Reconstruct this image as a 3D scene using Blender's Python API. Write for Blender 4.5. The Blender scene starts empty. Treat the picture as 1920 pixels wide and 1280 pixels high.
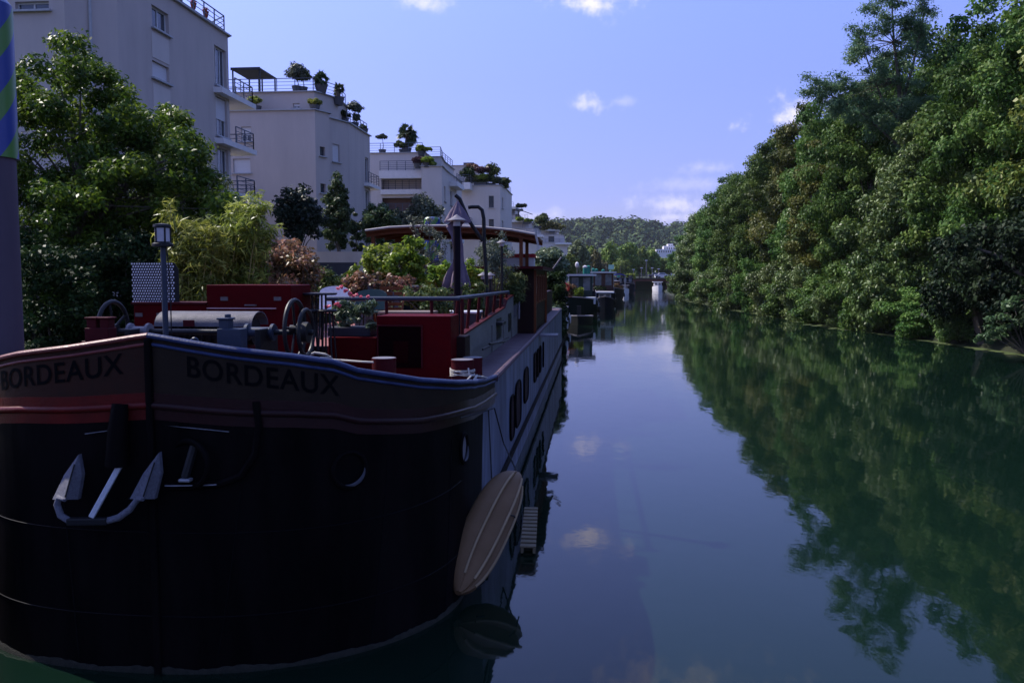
import bpy, bmesh, math, random
import numpy as np
from mathutils import Vector, Matrix

SC = bpy.context.scene
COL = SC.collection
rad = math.radians

# ---------------------------------------------------------------- camera
FPX, CAMZ = 1600.0, 3.71
TH = math.atan(120 / FPX)
PS = math.atan(150 / FPX * math.cos(TH))
cam_data = bpy.data.cameras.new('camera')
cam = bpy.data.objects.new('camera', cam_data)
COL.objects.link(cam)
cam.location = (0, 0, CAMZ)
cam.rotation_euler = (math.pi / 2 - TH, 0, PS)
cam_data.sensor_width = 36
cam_data.lens = 36 * FPX / 1920
cam_data.clip_start = 0.1
cam_data.clip_end = 8000
SC.camera = cam

FV = Vector((-math.sin(PS) * math.cos(TH), math.cos(PS) * math.cos(TH), -math.sin(TH)))
RV = Vector((math.cos(PS), math.sin(PS), 0))
UV = RV.cross(FV)
CP = Vector((0, 0, CAMZ))


def ray(px, py):
    return FV + RV * ((px - 960) / FPX) - UV * ((py - 640) / FPX)


def at(px, py, X=None, Y=None, Z=None):
    """the point of the place seen at a pixel of the photograph, on a plane X, Y or Z = const"""
    r = ray(px, py)
    if X is not None:
        t = X / r.x
    elif Y is not None:
        t = Y / r.y
    else:
        t = (Z - CAMZ) / r.z
    return CP + r * t


# ---------------------------------------------------------------- light
SUN_EL, SUN_AZ = rad(47), rad(-66)       # azimuth from +Y towards +X
SC.view_settings.view_transform = 'Standard'
SC.view_settings.look = 'None'
SC.view_settings.gamma = 1
SC.view_settings.use_curve_mapping = False
SC.view_settings.exposure = EXPO = 0.95
sun_data = bpy.data.lights.new('sun', 'SUN')
sun_data.energy = 3.7
sun_data.angle = rad(0.5)
sun_data.color = (1.0, 0.94, 0.85)
sun = bpy.data.objects.new('sun', sun_data)
COL.objects.link(sun)
SD = Vector((math.sin(SUN_AZ) * math.cos(SUN_EL), math.cos(SUN_AZ) * math.cos(SUN_EL), math.sin(SUN_EL)))
sun.rotation_euler = SD.to_track_quat('Z', 'Y').to_euler()
sun.location = (-60, 20, 80)

W = bpy.data.worlds.new('World')
SC.world = W
W.use_nodes = True
wn, wl = W.node_tree.nodes, W.node_tree.links
wn.clear()


def node(nt, typ, **kw):
    n = nt.nodes.new(typ)
    for k, v in kw.items():
        if k.startswith('i_'):
            key = k[2:]
            key = int(key) if key.isdigit() else key.replace('_', ' ')
            n.inputs[key].default_value = v
        else:
            setattr(n, k, v)
    return n


wo = node(W.node_tree, 'ShaderNodeOutputWorld')
bg = node(W.node_tree, 'ShaderNodeBackground')
bg.inputs['Strength'].default_value = 0.15
sky = node(W.node_tree, 'ShaderNodeTexSky', sky_type='NISHITA')
sky.sun_disc = False
sky.sun_elevation = SUN_EL
sky.sun_rotation = SUN_AZ
sky.altitude = 50
sky.air_density = 1.0
sky.dust_density = 0.6
sky.ozone_density = 3.0
tint = node(W.node_tree, 'ShaderNodeMix', data_type='RGBA', blend_type='MULTIPLY')
tint.inputs[0].default_value = 1
wl.new(sky.outputs[0], tint.inputs[6])
tint.inputs[7].default_value = (1.40, 1.12, 1.15, 1)
tc = node(W.node_tree, 'ShaderNodeTexCoord')
# clean dry air: less white glare low over the horizon
sz_ = node(W.node_tree, 'ShaderNodeSeparateXYZ')
wl.new(tc.outputs['Generated'], sz_.inputs[0])
air = node(W.node_tree, 'ShaderNodeValToRGB')
air.color_ramp.elements[0].position = 0.0
air.color_ramp.elements[0].color = (.205, .225, .40, 1)
air.color_ramp.elements[1].position = .60
air.color_ramp.elements[1].color = (.72, .83, 1.06, 1)
for ps_, c_ in ((.10, (.265, .285, .485, 1)), (.22, (.365, .39, .62, 1)), (.36, (.50, .55, .79, 1))):
    e_ = air.color_ramp.elements.new(ps_)
    e_.color = c_
wl.new(sz_.outputs[2], air.inputs[0])
tint2 = node(W.node_tree, 'ShaderNodeMix', data_type='RGBA', blend_type='MULTIPLY')
tint2.inputs[0].default_value = 1
wl.new(tint.outputs[2], tint2.inputs[6])
wl.new(air.outputs[0], tint2.inputs[7])
nz = node(W.node_tree, 'ShaderNodeTexNoise')
nz.inputs['Scale'].default_value = 30
nz.inputs['Detail'].default_value = 7
nz.inputs['Roughness'].default_value = 0.62
wl.new(tc.outputs['Generated'], nz.inputs['Vector'])
last = None
# small fair-weather clouds: centre pixel, half width, half height, density
for cx, cy, hw, hh, dens in [(1110, 6, 75, 26, .95), (1492, 212, 62, 32, .9), (1108, 196, 36, 18, .8), (1165, 190, 26, 8, .22),
                             (1262, 384, 80, 17, .5), (1262, 408, 45, 9, .45), (785, 3, 60, 16, .6), (1010, 404, 60, 12, .3), (1330, 315, 60, 12, .3),
                             (1330, 345, 120, 14, .2), (1320, -330, 160, 60, .7), (1560, -420, 120, 60, .6)]:
    d = ray(cx, cy).normalized()
    r = Vector((d.y, -d.x, 0)).normalized()
    u = r.cross(d)
    sub = node(W.node_tree, 'ShaderNodeVectorMath', operation='SUBTRACT')
    wl.new(tc.outputs['Generated'], sub.inputs[0])
    sub.inputs[1].default_value = d
    dx = node(W.node_tree, 'ShaderNodeVectorMath', operation='DOT_PRODUCT')
    wl.new(sub.outputs[0], dx.inputs[0])
    dx.inputs[1].default_value = r * (FPX / hw)
    dy = node(W.node_tree, 'ShaderNodeVectorMath', operation='DOT_PRODUCT')
    wl.new(sub.outputs[0], dy.inputs[0])
    dy.inputs[1].default_value = u * (FPX / hh)
    cb = node(W.node_tree, 'ShaderNodeCombineXYZ')
    wl.new(dx.outputs['Value'], cb.inputs[0])
    wl.new(dy.outputs['Value'], cb.inputs[1])
    ln = node(W.node_tree, 'ShaderNodeVectorMath', operation='LENGTH')
    wl.new(cb.outputs[0], ln.inputs[0])
    a = node(W.node_tree, 'ShaderNodeMath', operation='MULTIPLY_ADD')      # noise*2.2 - len
    wl.new(nz.outputs[0], a.inputs[0])
    a.inputs[1].default_value = 4.6
    b = node(W.node_tree, 'ShaderNodeMath', operation='MULTIPLY')
    wl.new(ln.outputs['Value'], b.inputs[0])
    b.inputs[1].default_value = -1.0
    wl.new(b.outputs[0], a.inputs[2])
    m = node(W.node_tree, 'ShaderNodeMapRange', interpolation_type='SMOOTHSTEP')
    wl.new(a.outputs[0], m.inputs[0])
    m.inputs[1].default_value = 1.05
    m.inputs[2].default_value = 2.9
    m.inputs[3].default_value = 0
    m.inputs[4].default_value = dens
    if last is None:
        last = m.outputs[0]
    else:
        mx = node(W.node_tree, 'ShaderNodeMath', operation='MAXIMUM')
        wl.new(last, mx.inputs[0])
        wl.new(m.outputs[0], mx.inputs[1])
        last = mx.outputs[0]
cmix = node(W.node_tree, 'ShaderNodeMix', data_type='RGBA')
wl.new(last, cmix.inputs[0])
wl.new(tint2.outputs[2], cmix.inputs[6])
cmix.inputs[7].default_value = (4.3, 4.0, 4.75, 1)
wl.new(cmix.outputs[2], bg.inputs['Color'])
wl.new(bg.outputs[0], wo.inputs['Surface'])


# ---------------------------------------------------------------- objects and properties
def tag(o, label=None, cat=None, group=None, kind=None):
    if label: o['label'] = label
    if cat: o['category'] = cat
    if group: o['group'] = group
    if kind: o['kind'] = kind
    return o


def thing(name, label, cat, loc=(0, 0, 0), group=None):
    o = bpy.data.objects.new(name, None)
    o.empty_display_size = 0.2
    COL.objects.link(o)
    o.location = loc
    return tag(o, label, cat, group)


def base_of(o):
    v = Vector((0, 0, 0))
    while o is not None:
        v = v + Vector(o.location)
        o = o.parent
    return v


def kids(o):
    return [c for c in COL.objects if c.parent is o]


def dup(o, parent=None):
    c = o.copy()
    COL.objects.link(c)
    if parent is not None:
        c.parent = parent
    for ch in list(o.children):
        dup(ch, c)
    return c


class MB:
    """collects world-space geometry; build() links it as one mesh object"""
    def __init__(s):
        s.v, s.f = [], []

    def add(s, vs, fs):
        k = len(s.v)
        s.v += [tuple(v) for v in vs]
        s.f += [tuple(i + k for i in f) for f in fs]
        return s

    def box(s, c, d, rz=0, M=None):
        x, y, z = d[0] / 2, d[1] / 2, d[2] / 2
        vs = [Vector(p) for p in ((-x, -y, -z), (x, -y, -z), (x, y, -z), (-x, y, -z), (-x, -y, z), (x, -y, z), (x, y, z), (-x, y, z))]
        if M is None:
            M = Matrix.Rotation(rz, 3, 'Z')
        vs = [M @ v + Vector(c) for v in vs]
        return s.add(vs, [(0, 3, 2, 1), (4, 5, 6, 7), (0, 1, 5, 4), (1, 2, 6, 5), (2, 3, 7, 6), (3, 0, 4, 7)])

    def bb(s, x0, x1, y0, y1, z0, z1):
        return s.box(((x0 + x1) / 2, (y0 + y1) / 2, (z0 + z1) / 2), (x1 - x0, y1 - y0, z1 - z0))

    def bar(s, a, b, w, h=None):
        """rectangular bar from a to b"""
        a, b = Vector(a), Vector(b)
        h = h or w
        d = b - a
        if d.length < 1e-6: return s
        M = d.to_track_quat('Y', 'Z').to_matrix()
        return s.box((a + b) / 2, (w, d.length, h), M=M)

    def tube(s, path, r, n=8, cap=True, closed=False, flat=None):
        P = [Vector(p) for p in path]
        N = len(P)
        rs = r if isinstance(r, (list, tuple)) else [r] * N
        vs, fs = [], []
        pu = None
        for i in range(N):
            if closed:
                t = P[(i + 1) % N] - P[i - 1]
            else:
                t = P[min(i + 1, N - 1)] - P[max(i - 1, 0)]
            if t.length < 1e-9: t = Vector((0, 0, 1))
            t.normalize()
            if pu is None:
                up = Vector((0, 0, 1)) if abs(t.z) < .9 else Vector((1, 0, 0))
                u = (up - t * up.dot(t)).normalized()
            else:
                u = (pu - t * pu.dot(t))
                u = u.normalized() if u.length > 1e-6 else pu
            pu = u
            w = t.cross(u)
            for k in range(n):
                a = 2 * math.pi * k / n
                q = u * math.cos(a) * (flat or 1) + w * math.sin(a)
                vs.append(P[i] + q * rs[i])
        for i in range(N if closed else N - 1):
            j = (i + 1) % N
            for k in range(n):
                k2 = (k + 1) % n
                fs.append((i * n + k, i * n + k2, j * n + k2, j * n + k))
        if cap and not closed:
            fs.append(tuple(range(n - 1, -1, -1)))
            fs.append(tuple((N - 1) * n + k for k in range(n)))
        return s.add(vs, fs)

    def cyl(s, a, b, r0, r1=None, n=16):
        return s.tube([a, b], [r0, r0 if r1 is None else r1], n)

    def lathe(s, c, prof, n=20):
        vs, fs = [], []
        for (r, z) in prof:
            for k in range(n):
                a = 2 * math.pi * k / n
                vs.append((c[0] + r * math.cos(a), c[1] + r * math.sin(a), c[2] + z))
        for i in range(len(prof) - 1):
            for k in range(n):
                k2 = (k + 1) % n
                fs.append((i * n + k, i * n + k2, (i + 1) * n + k2, (i + 1) * n + k))
        fs.append(tuple(range(n - 1, -1, -1)))
        fs.append(tuple((len(prof) - 1) * n + k for k in range(n)))
        return s.add(vs, fs)

    def prism(s, poly, z0, z1):
        n = len(poly)
        zz = (lambda z: (z if isinstance(z, (list, tuple)) else [z] * n))
        a, b = zz(z0), zz(z1)
        vs = [(p[0], p[1], a[i]) for i, p in enumerate(poly)] + [(p[0], p[1], b[i]) for i, p in enumerate(poly)]
        fs = [tuple(range(n - 1, -1, -1)), tuple(range(n, 2 * n))]
        fs += [(i, (i + 1) % n, n + (i + 1) % n, n + i) for i in range(n)]
        return s.add(vs, fs)

    def loft(s, secs, closed=True, caps=True):
        n = len(secs[0])
        vs = [p for sec in secs for p in sec]
        fs = []
        for i in range(len(secs) - 1):
            for k in range(n if closed else n - 1):
                k2 = (k + 1) % n
                fs.append((i * n + k, i * n + k2, (i + 1) * n + k2, (i + 1) * n + k))
        if caps and closed:
            fs.append(tuple(range(n - 1, -1, -1)))
            fs.append(tuple((len(secs) - 1) * n + k for k in range(n)))
        return s.add(vs, fs)

    def quad(s, a, b, c, d):
        return s.add([a, b, c, d], [(0, 1, 2, 3)])

    def build(s, name, mat, parent=None, smooth=False, bevel=0, fixn=True):
        me = bpy.data.meshes.new(name)
        o0 = base_of(parent) if parent is not None else Vector((0, 0, 0))
        me.from_pydata([(v[0] - o0.x, v[1] - o0.y, v[2] - o0.z) for v in s.v], [], s.f)
        if fixn:
            bm = bmesh.new(); bm.from_mesh(me)
            bmesh.ops.recalc_face_normals(bm, faces=bm.faces)
            bm.to_mesh(me); bm.free()
        me.materials.append(mat)
        if smooth:
            me.polygons.foreach_set('use_smooth', [True] * len(me.polygons))
            try:
                me.set_sharp_from_angle(angle=rad(38))
            except Exception:
                pass
        ob = bpy.data.objects.new(name, me)
        COL.objects.link(ob)
        if parent is not None:
            ob.parent = parent
        if bevel:
            md = ob.modifiers.new('bevel', 'BEVEL')
            md.width = bevel
            md.segments = 2
            md.limit_method = 'ANGLE'
            md.angle_limit = rad(40)
        return ob


def single(mb, name, mat, label, cat, group=None, kind=None, **kw):
    """a one-mesh top-level thing whose origin sits at its base"""
    vs = np.array(mb.v)
    lo, hi = vs.min(0), vs.max(0)
    c = Vector(((lo[0] + hi[0]) / 2, (lo[1] + hi[1]) / 2, lo[2]))
    mb.v = [(v[0] - c.x, v[1] - c.y, v[2] - c.z) for v in mb.v]
    o = mb.build(name, mat, **kw)
    o.location = c
    return tag(o, label, cat, group, kind)


# ---------------------------------------------------------------- materials
MATS = {}


def srgb(r, g, b):
    f = lambda c: (c / 255 / 12.92) if c / 255 <= .04045 else ((c / 255 + .055) / 1.055) ** 2.4
    return (f(r), f(g), f(b))


def mat(name, col, col2=None, scale=4, rough=.6, metal=0, bump=0, bscale=None, spec=.22, stretch=(1, 1, 1), detail=6, contrast=.25, coat=0, alpha=None, emit=None):
    if name in MATS: return MATS[name]
    m = bpy.data.materials.new(name)
    m.use_nodes = True
    nt = m.node_tree
    p = nt.nodes['Principled BSDF']
    p.inputs['Roughness'].default_value = rough
    p.inputs['Metallic'].default_value = metal
    p.inputs['Specular IOR Level'].default_value = spec
    p.inputs['Coat Weight'].default_value = coat
    c1 = (*col, 1)
    c2 = (*(col2 or tuple(c * .72 for c in col)), 1)
    t = nt.nodes.new('ShaderNodeTexCoord')
    mp = nt.nodes.new('ShaderNodeMapping')
    mp.inputs['Scale'].default_value = stretch
    nt.links.new(t.outputs['Object'], mp.inputs[0])
    n = nt.nodes.new('ShaderNodeTexNoise')
    n.inputs['Scale'].default_value = scale
    n.inputs['Detail'].default_value = detail
    n.inputs['Roughness'].default_value = .65
    nt.links.new(mp.outputs[0], n.inputs['Vector'])
    mr = nt.nodes.new('ShaderNodeMapRange')
    mr.inputs[1].default_value = .5 - contrast
    mr.inputs[2].default_value = .5 + contrast
    nt.links.new(n.outputs[0], mr.inputs[0])
    mix = nt.nodes.new('ShaderNodeMix')
    mix.data_type = 'RGBA'
    mix.inputs[6].default_value = c1
    mix.inputs[7].default_value = c2
    nt.links.new(mr.outputs[0], mix.inputs[0])
    nt.links.new(mix.outputs[2], p.inputs['Base Color'])
    rr = nt.nodes.new('ShaderNodeMapRange')
    rr.inputs[3].default_value = max(0, rough - .08)
    rr.inputs[4].default_value = min(1, rough + .12)
    nt.links.new(n.outputs[0], rr.inputs[0])
    nt.links.new(rr.outputs[0], p.inputs['Roughness'])
    if bump:
        n2 = nt.nodes.new('ShaderNodeTexNoise')
        n2.inputs['Scale'].default_value = bscale or scale * 6
        n2.inputs['Detail'].default_value = 4
        nt.links.new(mp.outputs[0], n2.inputs['Vector'])
        b = nt.nodes.new('ShaderNodeBump')
        b.inputs['Strength'].default_value = bump
        b.inputs['Distance'].default_value = .02
        nt.links.new(n2.outputs[0], b.inputs['Height'])
        nt.links.new(b.outputs[0], p.inputs['Normal'])
    if emit:
        p.inputs['Emission Color'].default_value = (*emit[:3], 1)
        p.inputs['Emission Strength'].default_value = emit[3]
    MATS[name] = m
    return m


def leafmat(name, c0, c1, c2, trans=.3, rough=.45, spec=.2, vary=.12):
    """foliage: each leaf's own tone picks a colour, each plant shifts a little"""
    if name in MATS: return MATS[name]
    m = bpy.data.materials.new(name)
    m.use_nodes = True
    nt = m.node_tree
    p = nt.nodes['Principled BSDF']
    p.inputs['Roughness'].default_value = rough
    p.inputs['Specular IOR Level'].default_value = spec
    a = nt.nodes.new('ShaderNodeAttribute')
    a.attribute_name = 'tone'
    cr = nt.nodes.new('ShaderNodeValToRGB')
    cr.color_ramp.elements[0].color = (*c0, 1)
    cr.color_ramp.elements[1].color = (*c2, 1)
    e = cr.color_ramp.elements.new(.55)
    e.color = (*c1, 1)
    nt.links.new(a.outputs['Fac'], cr.inputs[0])
    oi = nt.nodes.new('ShaderNodeObjectInfo')
    mr = nt.nodes.new('ShaderNodeMapRange')
    mr.inputs[3].default_value = 1 - vary * 1.6
    mr.inputs[4].default_value = 1 + vary * 1.6
    nt.links.new(oi.outputs['Random'], mr.inputs[0])
    hs = nt.nodes.new('ShaderNodeHueSaturation')
    hm = nt.nodes.new('ShaderNodeMapRange')
    hm.inputs[3].default_value = .5 - vary * .12
    hm.inputs[4].default_value = .5 + vary * .12
    nt.links.new(oi.outputs['Random'], hm.inputs[0])
    nt.links.new(hm.outputs[0], hs.inputs['Hue'])
    nt.links.new(mr.outputs[0], hs.inputs['Value'])
    nt.links.new(cr.outputs[0], hs.inputs['Color'])
    nt.links.new(hs.outputs[0], p.inputs['Base Color'])
    if trans > 0:
        t = nt.nodes.new('ShaderNodeBsdfTranslucent')
        nt.links.new(hs.outputs[0], t.inputs[0])
        mx = nt.nodes.new('ShaderNodeMixShader')
        mx.inputs[0].default_value = trans
        nt.links.new(p.outputs[0], mx.inputs[1])
        nt.links.new(t.outputs[0], mx.inputs[2])
        nt.links.new(mx.outputs[0], nt.nodes['Material Output'].inputs[0])
    MATS[name] = m
    return m


# ---------------------------------------------------------------- foliage
def leaf_object(name, centres, radii, counts, size, material, parent=None, seed=0, up=.5, width=.55, shell=.55, droop=0, squash=.75, tone_c=.25, out=.6, flower=None):
    """leaves scattered through leaf clusters: every leaf is its own kite-shaped face"""
    rng = np.random.default_rng(seed)
    centres = np.asarray(centres, float)
    K = len(centres)
    radii = np.broadcast_to(np.asarray(radii, float), (K,))
    counts = np.broadcast_to(np.asarray(counts), (K,)).astype(int)
    idx = np.repeat(np.arange(K), counts)
    n = len(idx)
    d = rng.normal(size=(n, 3))
    d /= np.linalg.norm(d, axis=1)[:, None]
    r = (shell + (1 - shell) * rng.random(n)) * rng.random(n) ** .33
    pos = centres[idx] + d * (r * radii[idx])[:, None] * np.array([1, 1, squash])
    nrm = d * out + np.array([0, 0, up]) + rng.normal(size=(n, 3)) * .55
    nrm /= np.linalg.norm(nrm, axis=1)[:, None]
    tg = d * .8 + rng.normal(size=(n, 3)) * .7 + np.array([0, 0, -droop])
    tg -= nrm * (tg * nrm).sum(1)[:, None]
    tg /= np.linalg.norm(tg, axis=1)[:, None] + 1e-9
    bt = np.cross(nrm, tg)
    L = size * (.65 + .7 * rng.random(n))
    Wd = L * width * (.8 + .4 * rng.random(n))
    a = pos - tg * (L * .5)[:, None]
    c = pos + tg * (L * .5)[:, None] - nrm * (L * .08)[:, None]
    md = pos - tg * (L * .08)[:, None]
    b = md + bt * (Wd * .5)[:, None] + nrm * (Wd * .12)[:, None]
    e = md - bt * (Wd * .5)[:, None] + nrm * (Wd * .12)[:, None]
    V = np.empty((n, 4, 3))
    V[:, 0], V[:, 1], V[:, 2], V[:, 3] = a, b, c, e
    tone = .5 + (rng.random(n) - .5) * .75 + ((rng.random(K) - .5) * 2 * tone_c)[idx]
    if parent is not None:
        o0 = base_of(parent)
        V = V - np.array(o0)
    return quads_object(name, V, tone, material, parent)


def quads_object(name, V, tone, material, parent=None):
    n = len(V)
    me = bpy.data.meshes.new(name)
    me.vertices.add(n * 4)
    me.vertices.foreach_set('co', V.reshape(-1).astype(np.float32))
    me.loops.add(n * 4)
    me.loops.foreach_set('vertex_index', np.arange(n * 4, dtype=np.int32))
    me.polygons.add(n)
    me.polygons.foreach_set('loop_start', np.arange(0, n * 4, 4, dtype=np.int32))
    at_ = me.attributes.new('tone', 'FLOAT', 'FACE')
    at_.data.foreach_set('value', np.clip(tone, 0, 1).astype(np.float32))
    me.materials.append(material)
    me.update(calc_edges=True)
    ob = bpy.data.objects.new(name, me)
    COL.objects.link(ob)
    if parent is not None:
        ob.parent = parent
    return ob


def crown_points(rng, n, rx, ry, rz, cz, power=.45, lump=.22, flat_bottom=0, shape=None):
    """cluster centres spread through an uneven crown"""
    ph = rng.random(6) * 6.28
    pts = []
    while len(pts) < n:
        d = rng.normal(size=3)
        d /= np.linalg.norm(d)
        rr = rng.random() ** power
        az = math.atan2(d[1], d[0])
        k = 1 + lump * (math.sin(2 * az + ph[0]) * .5 + math.sin(3 * az + 4 * d[2] + ph[1]) * .5 + math.sin(5 * d[2] + ph[2]) * .4 + .5 * math.sin(7 * az + ph[3] - 6 * d[2]))
        p = np.array([d[0] * rx, d[1] * ry, d[2] * rz]) * rr * k
        if shape is not None:
            f = shape(min(1, max(0, (p[2] / rz + 1) / 2)))
            p[0] *= f; p[1] *= f
        p[2] += cz
        if p[2] < flat_bottom: continue
        pts.append(p)
    return np.array(pts)


def limbs(mb, rng, base, top, r0, targets, n=7, bend=.25):
    """a tapering trunk and limbs running out to some of the leaf clusters"""
    b, t = Vector(base), Vector(top)
    P = []
    side = Vector((rng.normal() * bend, rng.normal() * bend, 0))
    for i in range(7):
        k = i / 6
        P.append(b.lerp(t, k) + side * math.sin(k * 3.1))
    mb.tube(P, [r0 * (1.25 if i == 0 else 1 - .75 * i / 6) for i in range(7)], n)
    for q in targets:
        q = Vector(q)
        k = min(.95, max(.15, (q.z - b.z) / max(.1, (t.z - b.z)) * .6))
        i = int(k * 6)
        s = P[i].lerp(P[min(6, i + 1)], k * 6 - i)
        mid = s.lerp(q, .5) + Vector((0, 0, .12 * (q - s).length))
        rr = r0 * (1 - .75 * k) * .45
        mb.tube([s, mid, q], [rr, rr * .65, rr * .2], 5)
    return P


BARK = mat('bark', (.06, .05, .04), (.12, .10, .08), 9, .9, bump=.6, stretch=(1, 1, .25))
# ================================================================ water, ground, hills
def interp(tab, y):
    ys = [t[0] for t in tab]; xs = [t[1] for t in tab]
    return float(np.interp(y, ys, xs))


LB = [(-60, -7.7), (42, -7.7), (56, -7.4), (70, -6.6), (85, -5.4), (109, -3.0), (150, -.6), (200, 4.2), (250, 9.0), (330, 18), (600, 60)]
RB = [(-60, 24), (0, 22), (42, 20.7), (56, 19.4), (66, 18.3), (85, 17.2), (112, 16.0), (144, 15.3), (188, 16.8), (232, 19), (330, 30), (600, 74)]


def water_material():
    m = bpy.data.materials.new('canal_water')
    m.use_nodes = True
    nt = m.node_tree
    p = nt.nodes['Principled BSDF']
    p.inputs['Base Color'].default_value = (.0030, .0105, .0066, 1)
    p.inputs['Roughness'].default_value = .035
    p.inputs['IOR'].default_value = 1.33
    t = nt.nodes.new('ShaderNodeTexCoord')
    hs = []
    for sc, st, amp, det in (((.9, .30, 1), 1.0, 1.0, 3), ((2.6, 1.5, 1), 1.3, .22, 3), ((.10, .06, 1), 1.0, 2.2, 2)):
        mp = nt.nodes.new('ShaderNodeMapping')
        mp.inputs['Scale'].default_value = sc
        nt.links.new(t.outputs['Object'], mp.inputs[0])
        n = nt.nodes.new('ShaderNodeTexNoise')
        n.inputs['Scale'].default_value = st
        n.inputs['Detail'].default_value = det
        nt.links.new(mp.outputs[0], n.inputs['Vector'])
        mu = nt.nodes.new('ShaderNodeMath'); mu.operation = 'MULTIPLY'
        mu.inputs[1].default_value = amp
        nt.links.new(n.outputs[0], mu.inputs[0])
        hs.append(mu.outputs[0])
    s = hs[0]
    for h in hs[1:]:
        ad = nt.nodes.new('ShaderNodeMath'); ad.operation = 'ADD'
        nt.links.new(s, ad.inputs[0]); nt.links.new(h, ad.inputs[1])
        s = ad.outputs[0]
    b = nt.nodes.new('ShaderNodeBump')
    b.inputs['Strength'].default_value = 1
    b.inputs['Distance'].default_value = .0075
    nt.links.new(s, b.inputs['Height'])
    nt.links.new(b.outputs[0], p.inputs['Normal'])
    # a breeze roughens the water far down the reach
    sp = nt.nodes.new('ShaderNodeSeparateXYZ'); nt.links.new(t.outputs['Object'], sp.inputs[0])
    mr = nt.nodes.new('ShaderNodeMapRange')
    mr.inputs[1].default_value = 135; mr.inputs[2].default_value = 200
    mr.inputs[3].default_value = .0075; mr.inputs[4].default_value = .10
    nt.links.new(sp.outputs[1], mr.inputs[0]); nt.links.new(mr.outputs[0], b.inputs['Distance'])
    return m


wm = MB()
wm.quad((-300, -120, 0), (500, -120, 0), (500, 900, 0), (-300, 900, 0))
tag(wm.build('water', water_material()), kind='structure')

EARTH = mat('earth', (.022, .024, .012), (.014, .022, .008), .6, .95, bump=.5)
GRASS = mat('bank_grass', (.03, .05, .014), (.05, .05, .022), .5, .95, bump=.6)
gm = MB()
gm.quad((-6000, -6000, -3), (6000, -6000, -3), (6000, 7000, -3), (-6000, 7000, -3))
tag(gm.build('ground', EARTH), kind='structure')


def bank(name, tab, sgn, prof, material):
    ys = [-60, -20, 0, 20, 34, 42, 49, 56, 61, 66, 75, 85, 98, 112, 128, 144, 166, 188, 210, 232, 260, 300, 330, 450, 600]
    vs, fs = [], []
    n = len(prof)
    for j, y in enumerate(ys):
        x = interp(tab, y)
        for k, (d, z) in enumerate(prof):
            w = 0 if k < 2 else .25 * math.sin(y * .9 + k * 2)
            vs.append((x + sgn * (d + w * .5), y, z + w * .3))
    for j in range(len(ys) - 1):
        for k in range(n - 1):
            a = j * n + k
            fs.append((a, a + 1, a + n + 1, a + n))
    m = MB().add(vs, fs)
    return tag(m.build(name, material), kind='structure')


bank('right_bank', RB, 1, [(-.6, -2.9), (-.1, -.3), (.5, .25), (2.5, 1.2), (6, 2.6), (14, 3.6), (60, 4.2), (1200, 5)], EARTH)
bank('left_bank', LB, -1, [(0, -2.9), (0, 1.75), (.35, 1.8), (2, 2.0), (5, 2.4), (9, 2.7), (60, 3), (1500, 6)], GRASS)

HILL = mat('hill_ground', (.03, .05, .018), (.05, .07, .03), .02, .95)


def hill_z(x, y):
    k = max(0, min(1, (y - 700) / 850))
    k = k * k * (3 - 2 * k)
    ridge = 84 + 7 * math.sin(x * .006 + 1) + 5 * math.sin(x * .017 + 2.1) + 3 * math.sin(x * .041)
    ridge *= 1 - .18 * max(0, min(1, (x - 120) / 500))
    return -1 + ridge * k + 2.5 * math.sin(y * .02 + x * .013) * k


hv, hf = [], []
XS = list(range(-1600, 1700, 100)); YS = list(range(620, 2300, 80))
for y in YS:
    for x in XS:
        hv.append((x, y, hill_z(x, y)))
for j in range(len(YS) - 1):
    for i in range(len(XS) - 1):
        a = j * len(XS) + i
        hf.append((a, a + 1, a + len(XS) + 1, a + len(XS)))
tag(MB().add(hv, hf).build('hills', HILL, smooth=True), kind='structure')

HILLLEAF = leafmat('hill_leaf', (.012, .030, .014), (.03, .058, .02), (.065, .095, .03), trans=0, rough=.8, spec=.1)
rng = np.random.default_rng(5)
hc, hr = [], []
for _ in range(1300):
    y = 760 + 950 * rng.random() ** .8
    x = -.24 * y + rng.random() * .50 * y
    r = 7 + 11 * rng.random() ** 1.6
    hc.append((x, y, hill_z(x, y) + r * .35)); hr.append(r)
tag(leaf_object('hill_forest', hc, hr, 100, 5.4, HILLLEAF, seed=6, up=.5, out=2.2, width=.85, shell=.85, squash=.9, tone_c=.5), 'dark wooded hillside closing the view beyond the bridge', 'forest', kind='stuff')

# ================================================================ apartment buildings
WALL = mat('wall_render', (.50, .43, .395), (.40, .345, .32), .9, .85, bump=.12, bscale=40, contrast=.3, stretch=(1, 1, .22))
WALLP = mat('wall_render_pale', (.58, .515, .48), (.48, .43, .40), .9, .85, bump=.1, bscale=40, contrast=.3, stretch=(1, 1, .22))
SLAB = mat('balcony_concrete', (.70, .66, .65), (.58, .55, .54), 3, .8)
ROOFG = mat('roof_gravel', (.12, .115, .115), (.08, .08, .08), 8, .9)
COPING = mat('coping_metal', (.42, .42, .44), None, 6, .5)
RAILM = mat('rail_paint', (.07, .09, .13), None, 8, .4)
FRAME = mat('window_frame_paint', (.62, .62, .62), None, 8, .45)
FRAMED = mat('window_frame_dark', (.06, .06, .07), None, 8, .45)
GLASS = mat('window_glass', (.02, .028, .04), (.05, .06, .075), 1.5, .06, spec=.9)
SHUT = mat('roller_shutter', (.58, .56, .57), (.52, .5, .51), 30, .6, stretch=(.02, .02, 1))
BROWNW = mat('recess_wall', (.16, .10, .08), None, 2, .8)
DARKB = mat('base_dark', (.045, .04, .045), (.06, .055, .06), 2, .8)


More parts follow.
